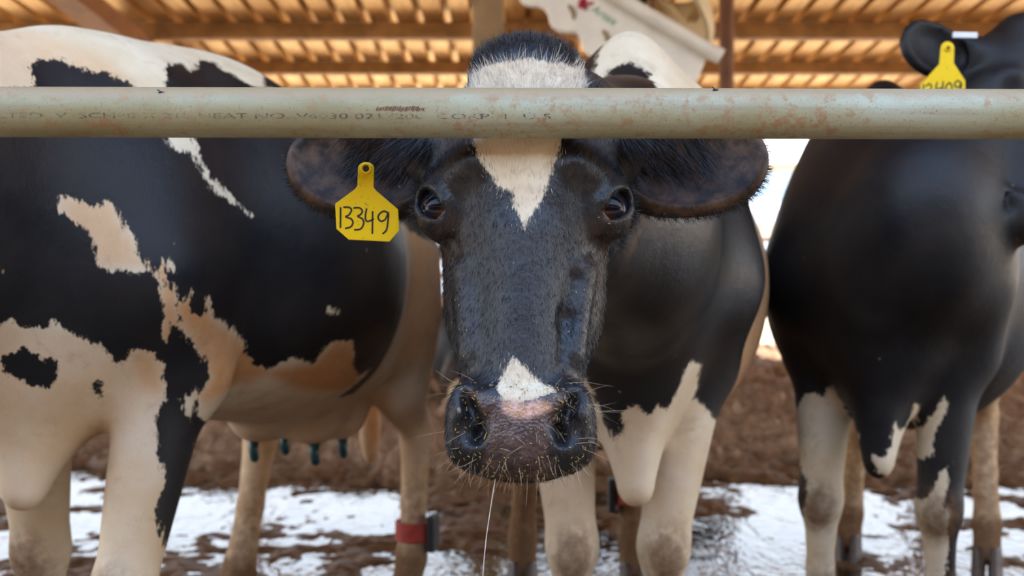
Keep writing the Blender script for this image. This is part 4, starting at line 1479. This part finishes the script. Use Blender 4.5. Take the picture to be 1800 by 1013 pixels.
def stroke_mesh(strokes, width, to3, dz=0.0):
    m = MB()
    for s in strokes:
        # resample with a smooth curve
        P = [Vector((p[0], p[1], 0)) for p in s]
        Q = []
        if len(P) == 2:
            Q = P
        else:
            for i in range(len(P) - 1):
                p0, p1, p2, p3 = P[max(i - 1, 0)], P[i], P[i + 1], P[min(i + 2, len(P) - 1)]
                for k in range(6):
                    t = k / 6
                    Q.append(.5 * ((2 * p1) + (p2 - p0) * t + (2 * p0 - 5 * p1 + 4 * p2 - p3) * t * t + (3 * p1 - p0 - 3 * p2 + p3) * t ** 3))
            Q.append(P[-1])
        b = len(m.v)
        for i, p in enumerate(Q):
            d = (Q[min(i + 1, len(Q) - 1)] - Q[max(i - 1, 0)]).normalized()
            nn = Vector((-d.y, d.x, 0)) * width * .5
            m.v.append(to3((p + nn).x, (p + nn).y, dz))
            m.v.append(to3((p - nn).x, (p - nn).y, dz))
        for i in range(len(Q) - 1):
            m.f.append((b + 2 * i, b + 2 * i + 1, b + 2 * i + 3, b + 2 * i + 2))
        for end, p in ((0, Q[0]), (1, Q[-1])):
            c = len(m.v)
            n = 10
            m.v += [to3(p.x + width * .5 * math.cos(2 * math.pi * k / n), p.y + width * .5 * math.sin(2 * math.pi * k / n), dz + .00006) for k in range(n)]
            m.f.append(tuple(range(c, c + n)))
    return m


def ear_tag(root, loc, rz, rx, ry, outline, digits, org, unit, stud_at, label, dw):
    """outline, digits in drawing units; org is the pierced hole; the plate hangs in its own x-z plane facing -y"""
    to3 = lambda x, y, d: ((x - org[0]) * unit, -.0011 - d, -(y - org[1]) * unit)
    m = MB()
    m.prism(outline, lambda p: ((p[0] - org[0]) * unit, -.001, -(p[1] - org[1]) * unit), lambda p: ((p[0] - org[0]) * unit, .001, -(p[1] - org[1]) * unit))
    o = m.build('ear_tag', M_YEL, root, bevel=.0007)
    o.location = loc
    o.rotation_mode = 'ZXY'
    o.rotation_euler = (rx, ry, rz)
    o['label'] = label
    d = stroke_mesh(digits, dw, to3, .0002)
    d.build('tag_number', M_INK, o)
    st = MB()
    n = 20
    rings = [(.0075, 0), (.0078, .0025), (.0062, .0040), (.0045, .0040), (.0040, .0022)]
    for r, h in rings:
        for k in range(n):
            t = 2 * math.pi * k / n
            st.v.append((r * math.cos(t), -.001 - h, r * math.sin(t)))
    for i in range(len(rings) - 1):
        for k in range(n):
            st.f.append((i * n + k, i * n + (k + 1) % n, (i + 1) * n + (k + 1) % n, (i + 1) * n + k))
    st.build('tag_collar', M_YEL, o, True)
    pn = MB()
    pn.tube([(0, -.001, 0), (0, -.0045, 0)], .0034, 12)
    pn.build('tag_stud', M_STUD, o, autosmooth=True)
    return o


# ------------------------------------------------------------------ COWS
VIEWS = {}


def finish_cow(name_key, root, V, Fq, P, view, hf=None, mat=None, blobs=(), white_hind=None):
    V = relax(V, Fq, 2, .5)
    V = soften(V, Fq, 70, hf)
    N = normals(V, Fq)
    sd, tan, pink = paint(V, N, name_key, view, blobs)
    VIEWS[name_key] = view
    return V, N, sd, tan, pink


# --- left cow: three-quarter view, walking towards the rail on the left
def build_left():
    base, yaw = place((-.737, 2.504, 0), (-.27, -.963))
    root = empty('dairy_cow', base, yaw)
    tag(root, 'large black and white cow on the left showing its flank and udder', 'cow', 'dairy cows')
    P = dict(LF=(.53, .18), RF=(.28, -.19), LH=(-.78, .23), RH=(-.55, -.22), brisket=.62, wid=1.12, sh=.94, belly=-.11, thigh=.05, loin=.085, withers=-.035,
             neck=[(.42, 0, 1.14, .30), (.78, -.03, 1.18, .24), (1.02, -.12, 1.18, .155)],
             neck_sq=((0, 1, 0), .6))
    hf = HeadFrame((1.10, -.16, 1.42), (.62, -.22, -.75), (.72, -.25, .64))
    fd = Field((-1.02, -.52, 0), (1.62, .52, 1.66), .0095)
    cow_body(fd, P)
    head(fd, hf, fine=False)
    V, Fq = fd.mesh()
    view = (.85, .52, 0)
    V, N, sd, tan, pink = finish_cow('left', root, V, Fq, P, view, hf,
                                     blobs=(((.4, -.3, .6), .38), ((-.6, -.2, .5), .4), ((.1, -.4, 1.2), .22)))
    # hind quarters below the flank, udder and far legs are white
    x, y, z = V.T
    s = np.minimum(np.minimum(-(x + .40), 1.10 - z + .2 * (x + .7)), .2)
    sd = np.where((x < -.25), np.maximum(sd, s), sd)
    s2 = np.minimum(.60 - z, .2)
    sd = np.where((y < .02) & (x > 0), np.maximum(sd, s2), sd)
    s3 = np.minimum(.70 - z, .2)
    sd = np.where((x < .22) & (np.abs(y) < .36), np.maximum(sd, s3), sd)
    tan = np.maximum(tan, .85 * smooth01(-x, .40, .55) * smooth01(z, .60, .85))
    tan = np.maximum(tan, .40 * smooth01(-x, .2, .35) * smooth01(-z, -.9, -.6))
    tan = np.maximum(tan, .28 * smooth01(-z, -.74, -.68) * (x < .25))
    dirt = leg_dirt(V, P)
    body_object(root, V, Fq, N, sd, tan, dirt, sd * 0, pink, M_COAT)
    for k in ('LF', 'RF', 'LH', 'RH'):
        hoof_obj(root, *P[k])
    leg_band(root, P['LH'][0] - .012, P['LH'][1], .235, .047, 'red strap with black transponder on the hind leg', 1)
    for (tx, ty, tz) in ((-.40, .095, .560), (-.58, .095, .550), (-.40, -.09, .560), (-.58, -.09, .550)):
        t = MB()
        t.tube([(tx, ty, tz), (tx, ty, tz - .035), (tx, ty + .004, tz - .062), (tx, ty + .004, tz - .068)], [.016, .013, .012, .005], 12)
        o = t.build('teat', M_TEAT, root, True)
        o['label'] = 'teat dipped in dark green'
    return root, base, yaw


# --- middle cow: faces the camera with her head under the rail
HFC = None


def build_middle():
    base, yaw = place((.25, 2.72, 0), (0, -1))
    root = empty('dairy_cow', base, yaw)
    tag(root, 'black cow with white blaze looking straight out beneath the rail', 'cow', 'dairy cows')
    Ow = np.array((.0165, 1.306, 1.308))
    T = np.array((-.016, -.259, -.966))
    Nn = np.array((-.035, -.966, .259))
    hf = HeadFrame(to_local(Ow, base, yaw), dir_local(T, yaw), dir_local(Nn, yaw))
    P = dict(LF=(.42, .08), RF=(.42, -.125), LH=(-.70, .14), RH=(-.72, -.215), brisket=.585, wid=.975, sh=.87, withers=.035, top=.50, belly=.0,
             neck=[(.46, 0, 1.10, .29), (.80, -.05, 1.12, .23), (1.10, -.18, 1.14, .165), (1.26, -.23, 1.15, .135)], neck_sq=((0, 1, 0), .68))
    fd = Field((-1.0, -.55, 0), (1.22, .55, 1.66), .0105)
    cow_body(fd, P)
    V1, F1 = fd.mesh()
    fh = Field((1.12, -.60, .70), (1.62, .16, 1.38), .0031)
    for a, b in zip(P['neck'][:-1], P['neck'][1:]):
        cone(fh, a[:3], b[:3], a[3], b[3], .07, sq=P['neck_sq'])
    head(fh, hf, True, ((.006, 0), (.0, 0)))
    V2, F2 = fh.mesh()
    # keep the coarse mesh behind the join, the fine one in front of it
    cx = 1.17
    F1 = F1[V1[F1][:, :, 0].mean(1) < cx]
    F2 = F2[V2[F2][:, :, 0].mean(1) > cx - .012]
    V1 = soften(relax(V1, F1, 2, .5), F1, 60, None, 1.05)
    V2 = relax(V2, F2, 2, .4)
    V = np.concatenate([V1, V2])
    Fq = np.concatenate([F1, F2 + len(V1)])
    use = np.zeros(len(V), bool)
    use[Fq.ravel()] = True
    mp = np.cumsum(use) - 1
    V = V[use]
    Fq = mp[Fq].astype(np.int32)
    N = normals(V, Fq)
    view = (1, 0, 0)
    VIEWS['middle'] = view
    sd, tan, pink = paint(V, N, 'middle', view, (((-.6, 0, .3), .4), ((0, -.3, 1.0), .3)))
    x, y, z = V.T
    # a white band round the barrel behind the shoulder, white hind legs
    band = np.minimum(np.minimum(x - (.10 + .03 * np.sin(z * 9)), .34 - x), 1.30 - z)
    m = (x < .38) & (np.abs(y) > .12)
    sd = np.where(m, np.maximum(sd, band), sd)
    tan = np.where(m, np.maximum(tan, .75 * smooth01(-z, -1.3, -1.0)), tan)
    hl = np.minimum(.62 - z, .2)
    sd = np.where(x < -.2, np.maximum(sd, hl), sd)
    dirt = leg_dirt(V, P)
    dirt = np.maximum(dirt, np.where(x < -.3, .9 * smooth01(-z, -.62, -.40), 0))
    # nose skin
    q = (V - hf.O)
    l, t, n = q @ hf.L, q @ hf.T, q @ hf.N
    hd = x > 1.15
    pad = seg_sd(np.stack([l, t], 1).astype(f32), [(-.060, .448), (-.044, .456), (-.02, .466), (.0, .468), (.022, .462), (.048, .452), (.050, .466), (.036, .482), (.029, .502), (.032, .522), (.028, .548), (0, .552), (-.032, .548), (-.038, .525), (-.031, .502), (-.040, .480)])
    skin = np.where(hd & (n > -.05), smooth01(-pad, -.006, .006), 0)
    skin = np.maximum(skin, np.where(hd & (n > -.04) & (t > .524), smooth01(.046 - np.abs(l), 0, .012), 0))
    sd = np.where(skin > .5, -.1, sd)
    # brownish hair inside the ears, below the eyes
    ear = hd & (np.abs(l) > .12)
    tan = np.where(ear, 0, tan)
    brown = np.where(ear & ((N @ hf.N) > .1), .62 * smooth01(np.abs(l), .13, .17), 0)
    brown = np.maximum(brown, np.where(hd & (np.abs(l) < .13), .36 * smooth01(np.abs(l), .055, .095) * smooth01(t, .225, .26) * smooth01(-t, -.36, -.29), 0))
    body_object(root, V, Fq, N, sd, tan, np.maximum(dirt, brown), skin, pink, M_COATF, 1 - smooth01(x, .95, 1.15))
    for k in ('LF', 'RF', 'LH', 'RH'):
        hoof_obj(root, *P[k])
    leg_band(root, P['LH'][0] - .010, P['LH'][1], .30, .047, 'red strap with black transponder on the hind leg', -1)
    # eyeballs
    for s in (-1, 1):
        c0 = hf.p(s * .1035, .219, -.0440)
        ed = hf.L * s * .56 - hf.T * .06 + hf.N * .82
        me = uv_sphere('eye', .0248, 48, 32)
        o = link('eye', me, root, M_EYE, True)
        o.location = tuple(c0)
        o.rotation_mode = 'QUATERNION'
        o.rotation_quaternion = Vector(tuple(ed)).to_track_quat('Z', 'Y')
        o['label'] = 'glossy dark brown eye'
    return root, base, yaw, hf, V, Fq, N, sd, skin, pink


def uv_sphere(name, r, nu, nv):
    v = []
    f = []
    for j in range(nv + 1):
        a = math.pi * j / nv
        for i in range(nu):
            b = 2 * math.pi * i / nu
            v.append((r * math.sin(a) * math.cos(b), r * math.sin(a) * math.sin(b), r * math.cos(a)))
    for j in range(nv):
        for i in range(nu):
            f.append((j * nu + i, (j + 1) * nu + i, (j + 1) * nu + (i + 1) % nu, j * nu + (i + 1) % nu))
    return mesh(name, v, f)


def build_right():
    base, yaw = place((1.143, 3.10, 0), (-.423, -.906))
    root = empty('dairy_cow', base, yaw)
    tag(root, 'almost all black cow on the right with its head raised above the rail', 'cow', 'dairy cows')
    L = lambda p: to_local(p, base, yaw)
    # head raised and turned to the right of the picture
    hf = HeadFrame(L((1.235, 2.42, 1.615)), dir_local((-.20, -.20, -.96), yaw), dir_local((.20, -.95, .18), yaw))
    hn = hf.p(0, .12, -.17)
    P = dict(LF=(.42, .135), RF=(.42, -.165), LH=(-.68, .225), RH=(-.66, -.225), brisket=.56, wid=.96,
             top=.60, neck=[(.44, 0, 1.08, .28), (.66, .12, 1.14, .215), (hn[0] * .6 + .62 * .4, hn[1] * .62 + .04, hn[2] * .5 + 1.14 * .5, .165), (hn[0], hn[1], hn[2], .125)], neck_sq=((.1, 1, 0), .72))
    fd = Field((-1.0, -.50, 0), (1.15, 1.0, 1.86), .0105)
    cow_body(fd, P)
    head(fd, hf, fine=False, ears=((-.02, 0), (0, 0)))
    V, Fq = fd.mesh()
    view = (.985, .17, 0)
    V, N, sd, tan, pink = finish_cow('right', root, V, Fq, P, view, hf, blobs=(((-.6, 0, .4), .3),))
    x, y, z = V.T
    hl = np.minimum(.80 - z, .2)
    sd = np.where(x < -.35, np.maximum(sd, hl), sd)
    dirt = leg_dirt(V, P)
    dirt = np.maximum(dirt, np.where(x < -.35, .6 * smooth01(-z, -.7, -.4), 0))
    tan = np.maximum(tan, np.where(x < -.3, .5, 0))
    body_object(root, V, Fq, N, sd, tan, dirt, sd * 0, pink, M_COAT)
    for k in ('LF', 'RF', 'LH', 'RH'):
        hoof_obj(root, *P[k])
    return root, base, yaw, hf


def build_lying(name, loc, yaw, scale, label, seed, white):
    root = empty('dairy_cow', loc, yaw)
    root.scale = (scale,) * 3
    tag(root, label, 'cow', 'cows resting behind')
    fd = Field((-1.1, -.75, -.02), (1.55, .75, 1.25), .02)
    rows = [(x, .30 + (t - .56) * .62, max(-.02, (b - .56) * .5), w * 1.15) for x, t, b, w in BARREL]
    barrel(fd, rows, top=.40)
    for s in (-1, 1):
        ell(fd, (-.50, s * .34, .24), (.30, .16, .22), k=.08)
        cone(fd, (-.35, s * .42, .16), (-.75, s * .46, .07), .10, .05, .05)
        ell(fd, (.42, s * .26, .42), (.20, .10, .30), k=.08)
        cone(fd, (.45, s * .30, .16), (.78, s * .26, .08), .09, .05, .05)
        cone(fd, (.78, s * .26, .08), (.50, s * .34, .06), .05, .045, .03)
    for a, b, ra, rb in (((.5, 0, .55), (.85, .05, .75), .22, .16), ((.85, .05, .75), (1.05, .08, .90), .16, .12)):
        cone(fd, a, b, ra, rb, .06, sq=((0, 1, 0), .65))
    hf = HeadFrame((1.05, .10, 1.08), (.75, .1, -.62), (.62, .05, .75))
    head(fd, hf, fine=False)
    V, Fq = fd.mesh()
    V = relax(V, Fq, 2, .5)
    N = normals(V, Fq)
    sd = np.full(len(V), -.2, f32)
    for c, r in white:
        s = np.linalg.norm(V - np.array(c), axis=1) - r
        sd = np.maximum(sd, -s)
    z0 = sd * 0
    dirt = .55 * smooth01(-V[:, 2], -.45, -.1)
    body_object(root, V, Fq, N, sd, z0 + .25, dirt, z0, z0, M_COAT)
    return root


LEFT = build_left()
MID = build_middle()
RIGHT = build_right()
build_lying('a', (.27, 7.75, .06), math.radians(4), 1.0, 'dark brown cow lying down in the mud far behind the head', 1, (((-.72, -.1, .86), .13), ((.9, .0, .5), .18), ((-.62, -.5, .10), .16), ((-.1, -.2, .80), .16)))


def build_far_cow():
    root = empty('dairy_cow', (.30, 9.3, .08), math.radians(4))
    tag(root, 'black and white cow standing farthest back, glimpsed left of the middle cow\'s face', 'cow', 'cows resting behind')
    P = dict(LF=(.42, .14), RF=(.36, -.14), LH=(-.70, .18), RH=(-.60, -.18), brisket=.60, neck=[(.44, 0, 1.08, .27), (.75, .02, 1.16, .20), (1.02, .05, 1.24, .14)])
    hf = HeadFrame((1.10, .05, 1.47), (.66, 0, -.75), (.75, 0, .66))
    fd = Field((-1.02, -.5, 0), (1.65, .5, 1.66), .022)
    cow_body(fd, P)
    head(fd, hf, fine=False)
    V, Fq = fd.mesh()
    V = relax(V, Fq, 3, .5)
    N = normals(V, Fq)
    sd = np.full(len(V), -.2, f32)
    for c, r_ in (((-.80, -.1, 1.02), .10), ((-.3, -.3, 1.25), .22), ((.75, 0, 1.3), .16), ((0, -.3, .65), .25), ((-.6, 0, .4), .42), ((.4, 0, .3), .42)):
        sd = np.maximum(sd, r_ - np.linalg.norm(V - np.array(c), axis=1))
    body_object(root, V, Fq, N, sd, sd * 0 + .2, leg_dirt(V, P), sd * 0, sd * 0, M_COAT)


build_far_cow()



# ------------------------------------------------------------------ hair, whiskers, tags and crumbs of the middle cow
def dress_middle():
    root, base, yaw, hf, V, Fq, N, sd, skin, pink = MID
    r = np.random.default_rng(21)
    q = V - hf.O
    l, t, n = q @ hf.L, q @ hf.T, q @ hf.N
    up = N @ hf.N
    hd = V[:, 0] > 1.2
    BL = np.array((.010, .010, .012))
    WH = np.array((.74, .64, .50))

    def pick(mask, num):
        i = np.flatnonzero(mask)
        return r.choice(i, num, replace=True)

    def tang(i, d):
        d = d - N[i] * (d * N[i]).sum(1, keepdims=True)
        return d / np.maximum(np.linalg.norm(d, axis=1, keepdims=True), 1e-6)

    def cols(i, jit=.006):
        w = (sd[i] + r.normal(0, jit, len(i))) > 0
        c = np.where(w[:, None], WH, BL) * r.uniform(.7, 1.25, (len(i), 1))
        return c

    def jitter(num, a):
        return r.normal(0, a, (num, 3))
    face = hd & (np.abs(l) < .125) & (skin < .2) & (pink < .2)
    # short coat
    num = 30000
    i = pick(face & (up > -.15) & (t > .04), num)
    away = np.where((t[i] < .20)[:, None], -hf.T, hf.T) + hf.L * (l[i] * 5)[:, None]
    d = tang(i, away + jitter(num, .25)) + N[i] * .30
    ribbon_hair('short_fur', root, V[i] + jitter(num, .0008) - N[i] * .0006, d, r.uniform(.005, .0095, num) * np.where(sd[i] > 0, 1.3, 1.0), .00022, cols(i), seed=2)
    # longer white and black hair of the forehead and poll
    num = 9000
    i = pick(face & (t < .10) & (up > -.6), num)
    d = tang(i, -hf.T * 1.0 + hf.L * (l[i] * 9)[:, None] + jitter(num, .22)) + N[i] * np.where(t[i] < .035, .55, .30)[:, None]
    ribbon_hair('forelock', root, V[i], d, r.uniform(.010, .020, num), .00028, cols(i, .003), jitter(num, .12) + hf.N * .2, 3)
    num = 2600
    i = pick(hd & (np.abs(l) < .07) & (t < .025), num)
    d = tang(i, -hf.T * .6 + hf.N * .5 + jitter(num, .3)) + N[i] * .45
    ribbon_hair('poll_tuft', root, V[i], d, r.uniform(.008, .020, num), .0003, np.tile(BL, (num, 1)) * r.uniform(.7, 1.6, (num, 1)), jitter(num, .3), 4)
    # ears: fringe along the rim and long hair hanging inside
    ear = hd & (np.abs(l) > .13)
    num = 7500
    i = pick(ear & (np.abs(up) < .55), num)
    out = hf.L * np.sign(l[i])[:, None]
    d = N[i] + out * .5 + jitter(num, .3)
    ribbon_hair('ear_fringe', root, V[i], d, r.uniform(.004, .012, num), .00025, np.tile(BL, (num, 1)) * r.uniform(.6, 2.5, (num, 1)), jitter(num, .3), 5)
    num = 4600
    i = pick(hd & (np.abs(l) > .115) & (np.abs(l) < .23) & (up > .0) & (t < .150), num)
    out = hf.L * np.sign(l[i])[:, None]
    d = tang(i, out * .75 + hf.T * .75 + jitter(num, .25)) + N[i] * .35
    brown = np.array((.045, .022, .014))
    ribbon_hair('ear_hair', root, V[i], d, r.uniform(.018, .042, num), .00028, np.where((r.random(num) < .25)[:, None], brown, BL) * r.uniform(.6, 1.6, (num, 1)), hf.T * .35 + jitter(num, .12), 6)
    # whiskers round the lips
    P0, D0, L0, B0 = [], [], [], []
    lip = np.flatnonzero(hd & (t > .520) & (np.abs(l) < .078) & (up > -.75))
    for k in r.choice(lip, 210):
        d = hf.T * 1.0 + hf.L * l[k] * 9 + hf.N * .35 + r.normal(0, .3, 3)
        P0.append(V[k]); D0.append(d); L0.append(r.uniform(.007, .026)); B0.append(r.normal(0, .3, 3))
    sidew = np.flatnonzero(hd & (t > .43) & (t < .54) & (np.abs(l) > .045) & (up > -.3))
    for k in r.choice(sidew, 80):
        d = N[k] * .6 + hf.L * np.sign(l[k]) * .9 + hf.T * r.uniform(-.3, .8) + r.normal(0, .2, 3)
        P0.append(V[k]); D0.append(d); L0.append(r.uniform(.012, .045)); B0.append(r.normal(0, .35, 3) + hf.T * .2)
    padw = np.flatnonzero(hd & (t > .445) & (t < .52) & (np.abs(l) < .055) & (up > .3))
    for k in r.choice(padw, 60):
        d = N[k] * .9 + r.normal(0, .5, 3)
        P0.append(V[k]); D0.append(d); L0.append(r.uniform(.010, .026)); B0.append(r.normal(0, .5, 3))
    num = len(P0)
    wc = np.array((.62, .47, .29)) * r.uniform(.5, 1.3, (num, 1))
    ribbon_hair('whiskers', root, np.array(P0), np.array(D0), np.array(L0), .00020, wc, np.array(B0), 7)
    # crumbs of feed stuck to the muzzle
    m = MB()
    cr = np.flatnonzero(hd & (t > .44) & (np.abs(l) < .078) & (up > .1))
    cr2 = np.flatnonzero(hd & (t > .23) & (t < .45) & (np.abs(l) > .05) & (np.abs(l) < .11) & (up > .2))
    for k in list(r.choice(cr, 170)) + list(r.choice(cr2, 26)):
        c = Vector(V[k] + N[k] * .0006)
        a = Vector(r.normal(0, 1, 3))
        nn = Vector(N[k])
        a = (a - nn * a.dot(nn)).normalized()
        b = nn.cross(a)
        L_, W_ = r.uniform(.0005, .0016) * (2.6 if r.random() < .08 else 1), r.uniform(.0003, .0006)
        v = [c + a * L_ + b * W_, c - a * L_ + b * W_, c - a * L_ - b * W_, c + a * L_ - b * W_]
        m.add([tuple(x) for x in v] + [tuple(x + nn * .0008) for x in v], [(4, 5, 6, 7), (0, 1, 5, 4), (1, 2, 6, 5), (2, 3, 7, 6), (3, 0, 4, 7)])
    o = m.build('feed_crumbs', M_STRAW, root)
    o['kind'] = 'stuff'
    # thread of saliva
    Msal = NT('saliva', .15, (.75, .68, .58)).m
    w = MB()
    w.tube([tuple(to_local(p, base, yaw)) for p in ((-.0190, 1.195, .772), (-.0235, 1.194, .745), (-.0290, 1.193, .708), (-.0318, 1.193, .680), (-.0335, 1.193, .655))], [.0007, .0005, .0005, .0005, .0008], 6)
    w.build('saliva_thread', Msal, root, True)
    # numbered tag in the cow's right ear
    Yd = 1.318
    u = Yd / F_PX
    hole = (643.5, 297)
    c = lambda x, y: (460 + x / 4.825, 230 + y / 4.825)
    arc = [(643.5 + 14 * math.cos(a), 296 + 11 * math.sin(a)) for a in np.linspace(math.pi * 1.02, math.pi * 1.98, 12)]
    outline = arc + [(655, 330), (659, 336)] + [(696, 371), (696, 408), (678, 427), (607, 420), (586.5, 400), (586.5, 356), (622, 332), (627, 326)]
    dg = [[(655, 645), (645, 808)],
          [(684, 640), (728, 644), (745, 668), (722, 706), (694, 722), (738, 742), (752, 774), (732, 808), (688, 820)],
          [(768, 650), (814, 652), (836, 680), (820, 708), (796, 722), (834, 748), (842, 784), (814, 830), (764, 836)],
          [(872, 664), (858, 738), (876, 770), (926, 752)], [(922, 690), (910, 872)],
          [(1052, 706), (1016, 690), (978, 712), (966, 746), (990, 774), (1028, 756), (1054, 704), (1046, 782), (1030, 850), (1000, 878)]]
    dg = [[c(*p) for p in s] for s in dg]
    loc = to_local(((hole[0] - 900) * u, Yd, 1 + (490 - hole[1]) * u), base, yaw)
    ear_tag(root, tuple(loc), -yaw + math.radians(4), math.radians(3), 0, outline, dg, hole, u, hole, 'yellow plastic ear tag numbered 13349', 3.1)


def dress_right():
    root, base, yaw, hf = RIGHT
    Yd = 2.40
    u = Yd / F_PX
    c = lambda x, y: (1560 + x / 6.333, 10 + y / 6.333)
    hole = c(668, 475)
    arc = [(hole[0] + 12 * math.cos(a), hole[1] + 12 * math.sin(a)) for a in np.linspace(math.pi * 1.02, math.pi * 1.98, 10)]
    outline = arc + [c(738, 640), c(865, 835), c(868, 1080), c(780, 1165), c(440, 1165), c(360, 1080), c(368, 880), c(575, 650)]
    dg = [[(402, 880), (392, 1000)], [(430, 895), (465, 872), (488, 900), (470, 950), (432, 1005), (494, 1000)],
          [(550, 858), (540, 925), (612, 912)], [(618, 848), (600, 1010)],
          [(680, 862), (650, 900), (645, 960), (668, 1000), (702, 980), (714, 920), (704, 872), (680, 862)],
          [(818, 862), (780, 836), (748, 868), (756, 906), (796, 906), (820, 862), (812, 930), (790, 995)]]
    dg = [[c(*p) for p in s] for s in dg]
    loc = to_local(((hole[0] - 900) * u, Yd, 1 + (490 - hole[1]) * u), base, yaw)
    o = ear_tag(root, tuple(loc), -yaw, 0, 0, outline, dg, hole, u, hole, 'yellow plastic ear tag numbered 12409', 3.0)
    # thin white band tag above it
    m = MB()
    m.box((-.028, -.004, -.007), (.028, .004, .007))
    t = m.build('ear_band', M_WHITETAG, root, bevel=.002)
    pc = c(862, 330)
    t.location = tuple(to_local(((pc[0] - 900) * u, Yd, 1 + (490 - pc[1]) * u), base, yaw))
    t.rotation_mode = 'ZXY'
    t.rotation_euler = (0, math.radians(-3), -yaw)
    t['label'] = 'narrow white band clipped on the ear'


dress_middle()
dress_right()


# ------------------------------------------------------------------ flies resting on the rail
def fly(px, z_up, ang, label):
    R_, Y, Z = 0.0295, 1.24, 1.195
    a = math.radians(ang)
    y, z = Y - R_ * math.cos(a), Z + R_ * math.sin(a) + z_up
    root = empty('fly', ((px - 900) / F_PX * y, y, z))
    root.rotation_euler = (math.radians(90 - ang) - math.pi / 2, 0, 0.3)
    tag(root, label, 'fly', 'flies on the rail')
    m = MB()
    m.tube([(-.0038, 0, .0014), (-.0026, 0, .0018), (-.0008, 0, .0020), (.0006, 0, .0018), (.0016, 0, .0020), (.0026, 0, .0018), (.0034, 0, .0014)], [.0003, .0013, .0015, .0010, .0014, .0011, .0004], 10)
    m.build('body', M_BLACKP, root, True)
    Mw = mat_simple('fly_wing', (.10, .09, .08), .3, .1, 200, 0)
    for q in (-1, 1):
        w = MB()
        pts = [(.0012, q * .0005), (-.001, q * .0012), (-.0042, q * .0034), (-.0052, q * .0026), (-.0040, q * .0012)]
        w.prism(pts, lambda p: (p[0], p[1], .0033), lambda p: (p[0], p[1], .0034))
        w.build('wing', Mw, root)
        for k in (-.0012, .0004, .002):
            g = MB()
            g.tube([(k, q * .0006, .0015), (k * 1.4, q * .0024, .0018), (k * 1.8, q * .0034, 0)], .00018, 5)
            g.build('leg', M_BLACKP, root, True)


fly(1259, 0, 52, 'small dark fly on top of the rail right of the middle cow')
fly(284, 0, 40, 'small dark fly on the rail above the left cow\'s flank')
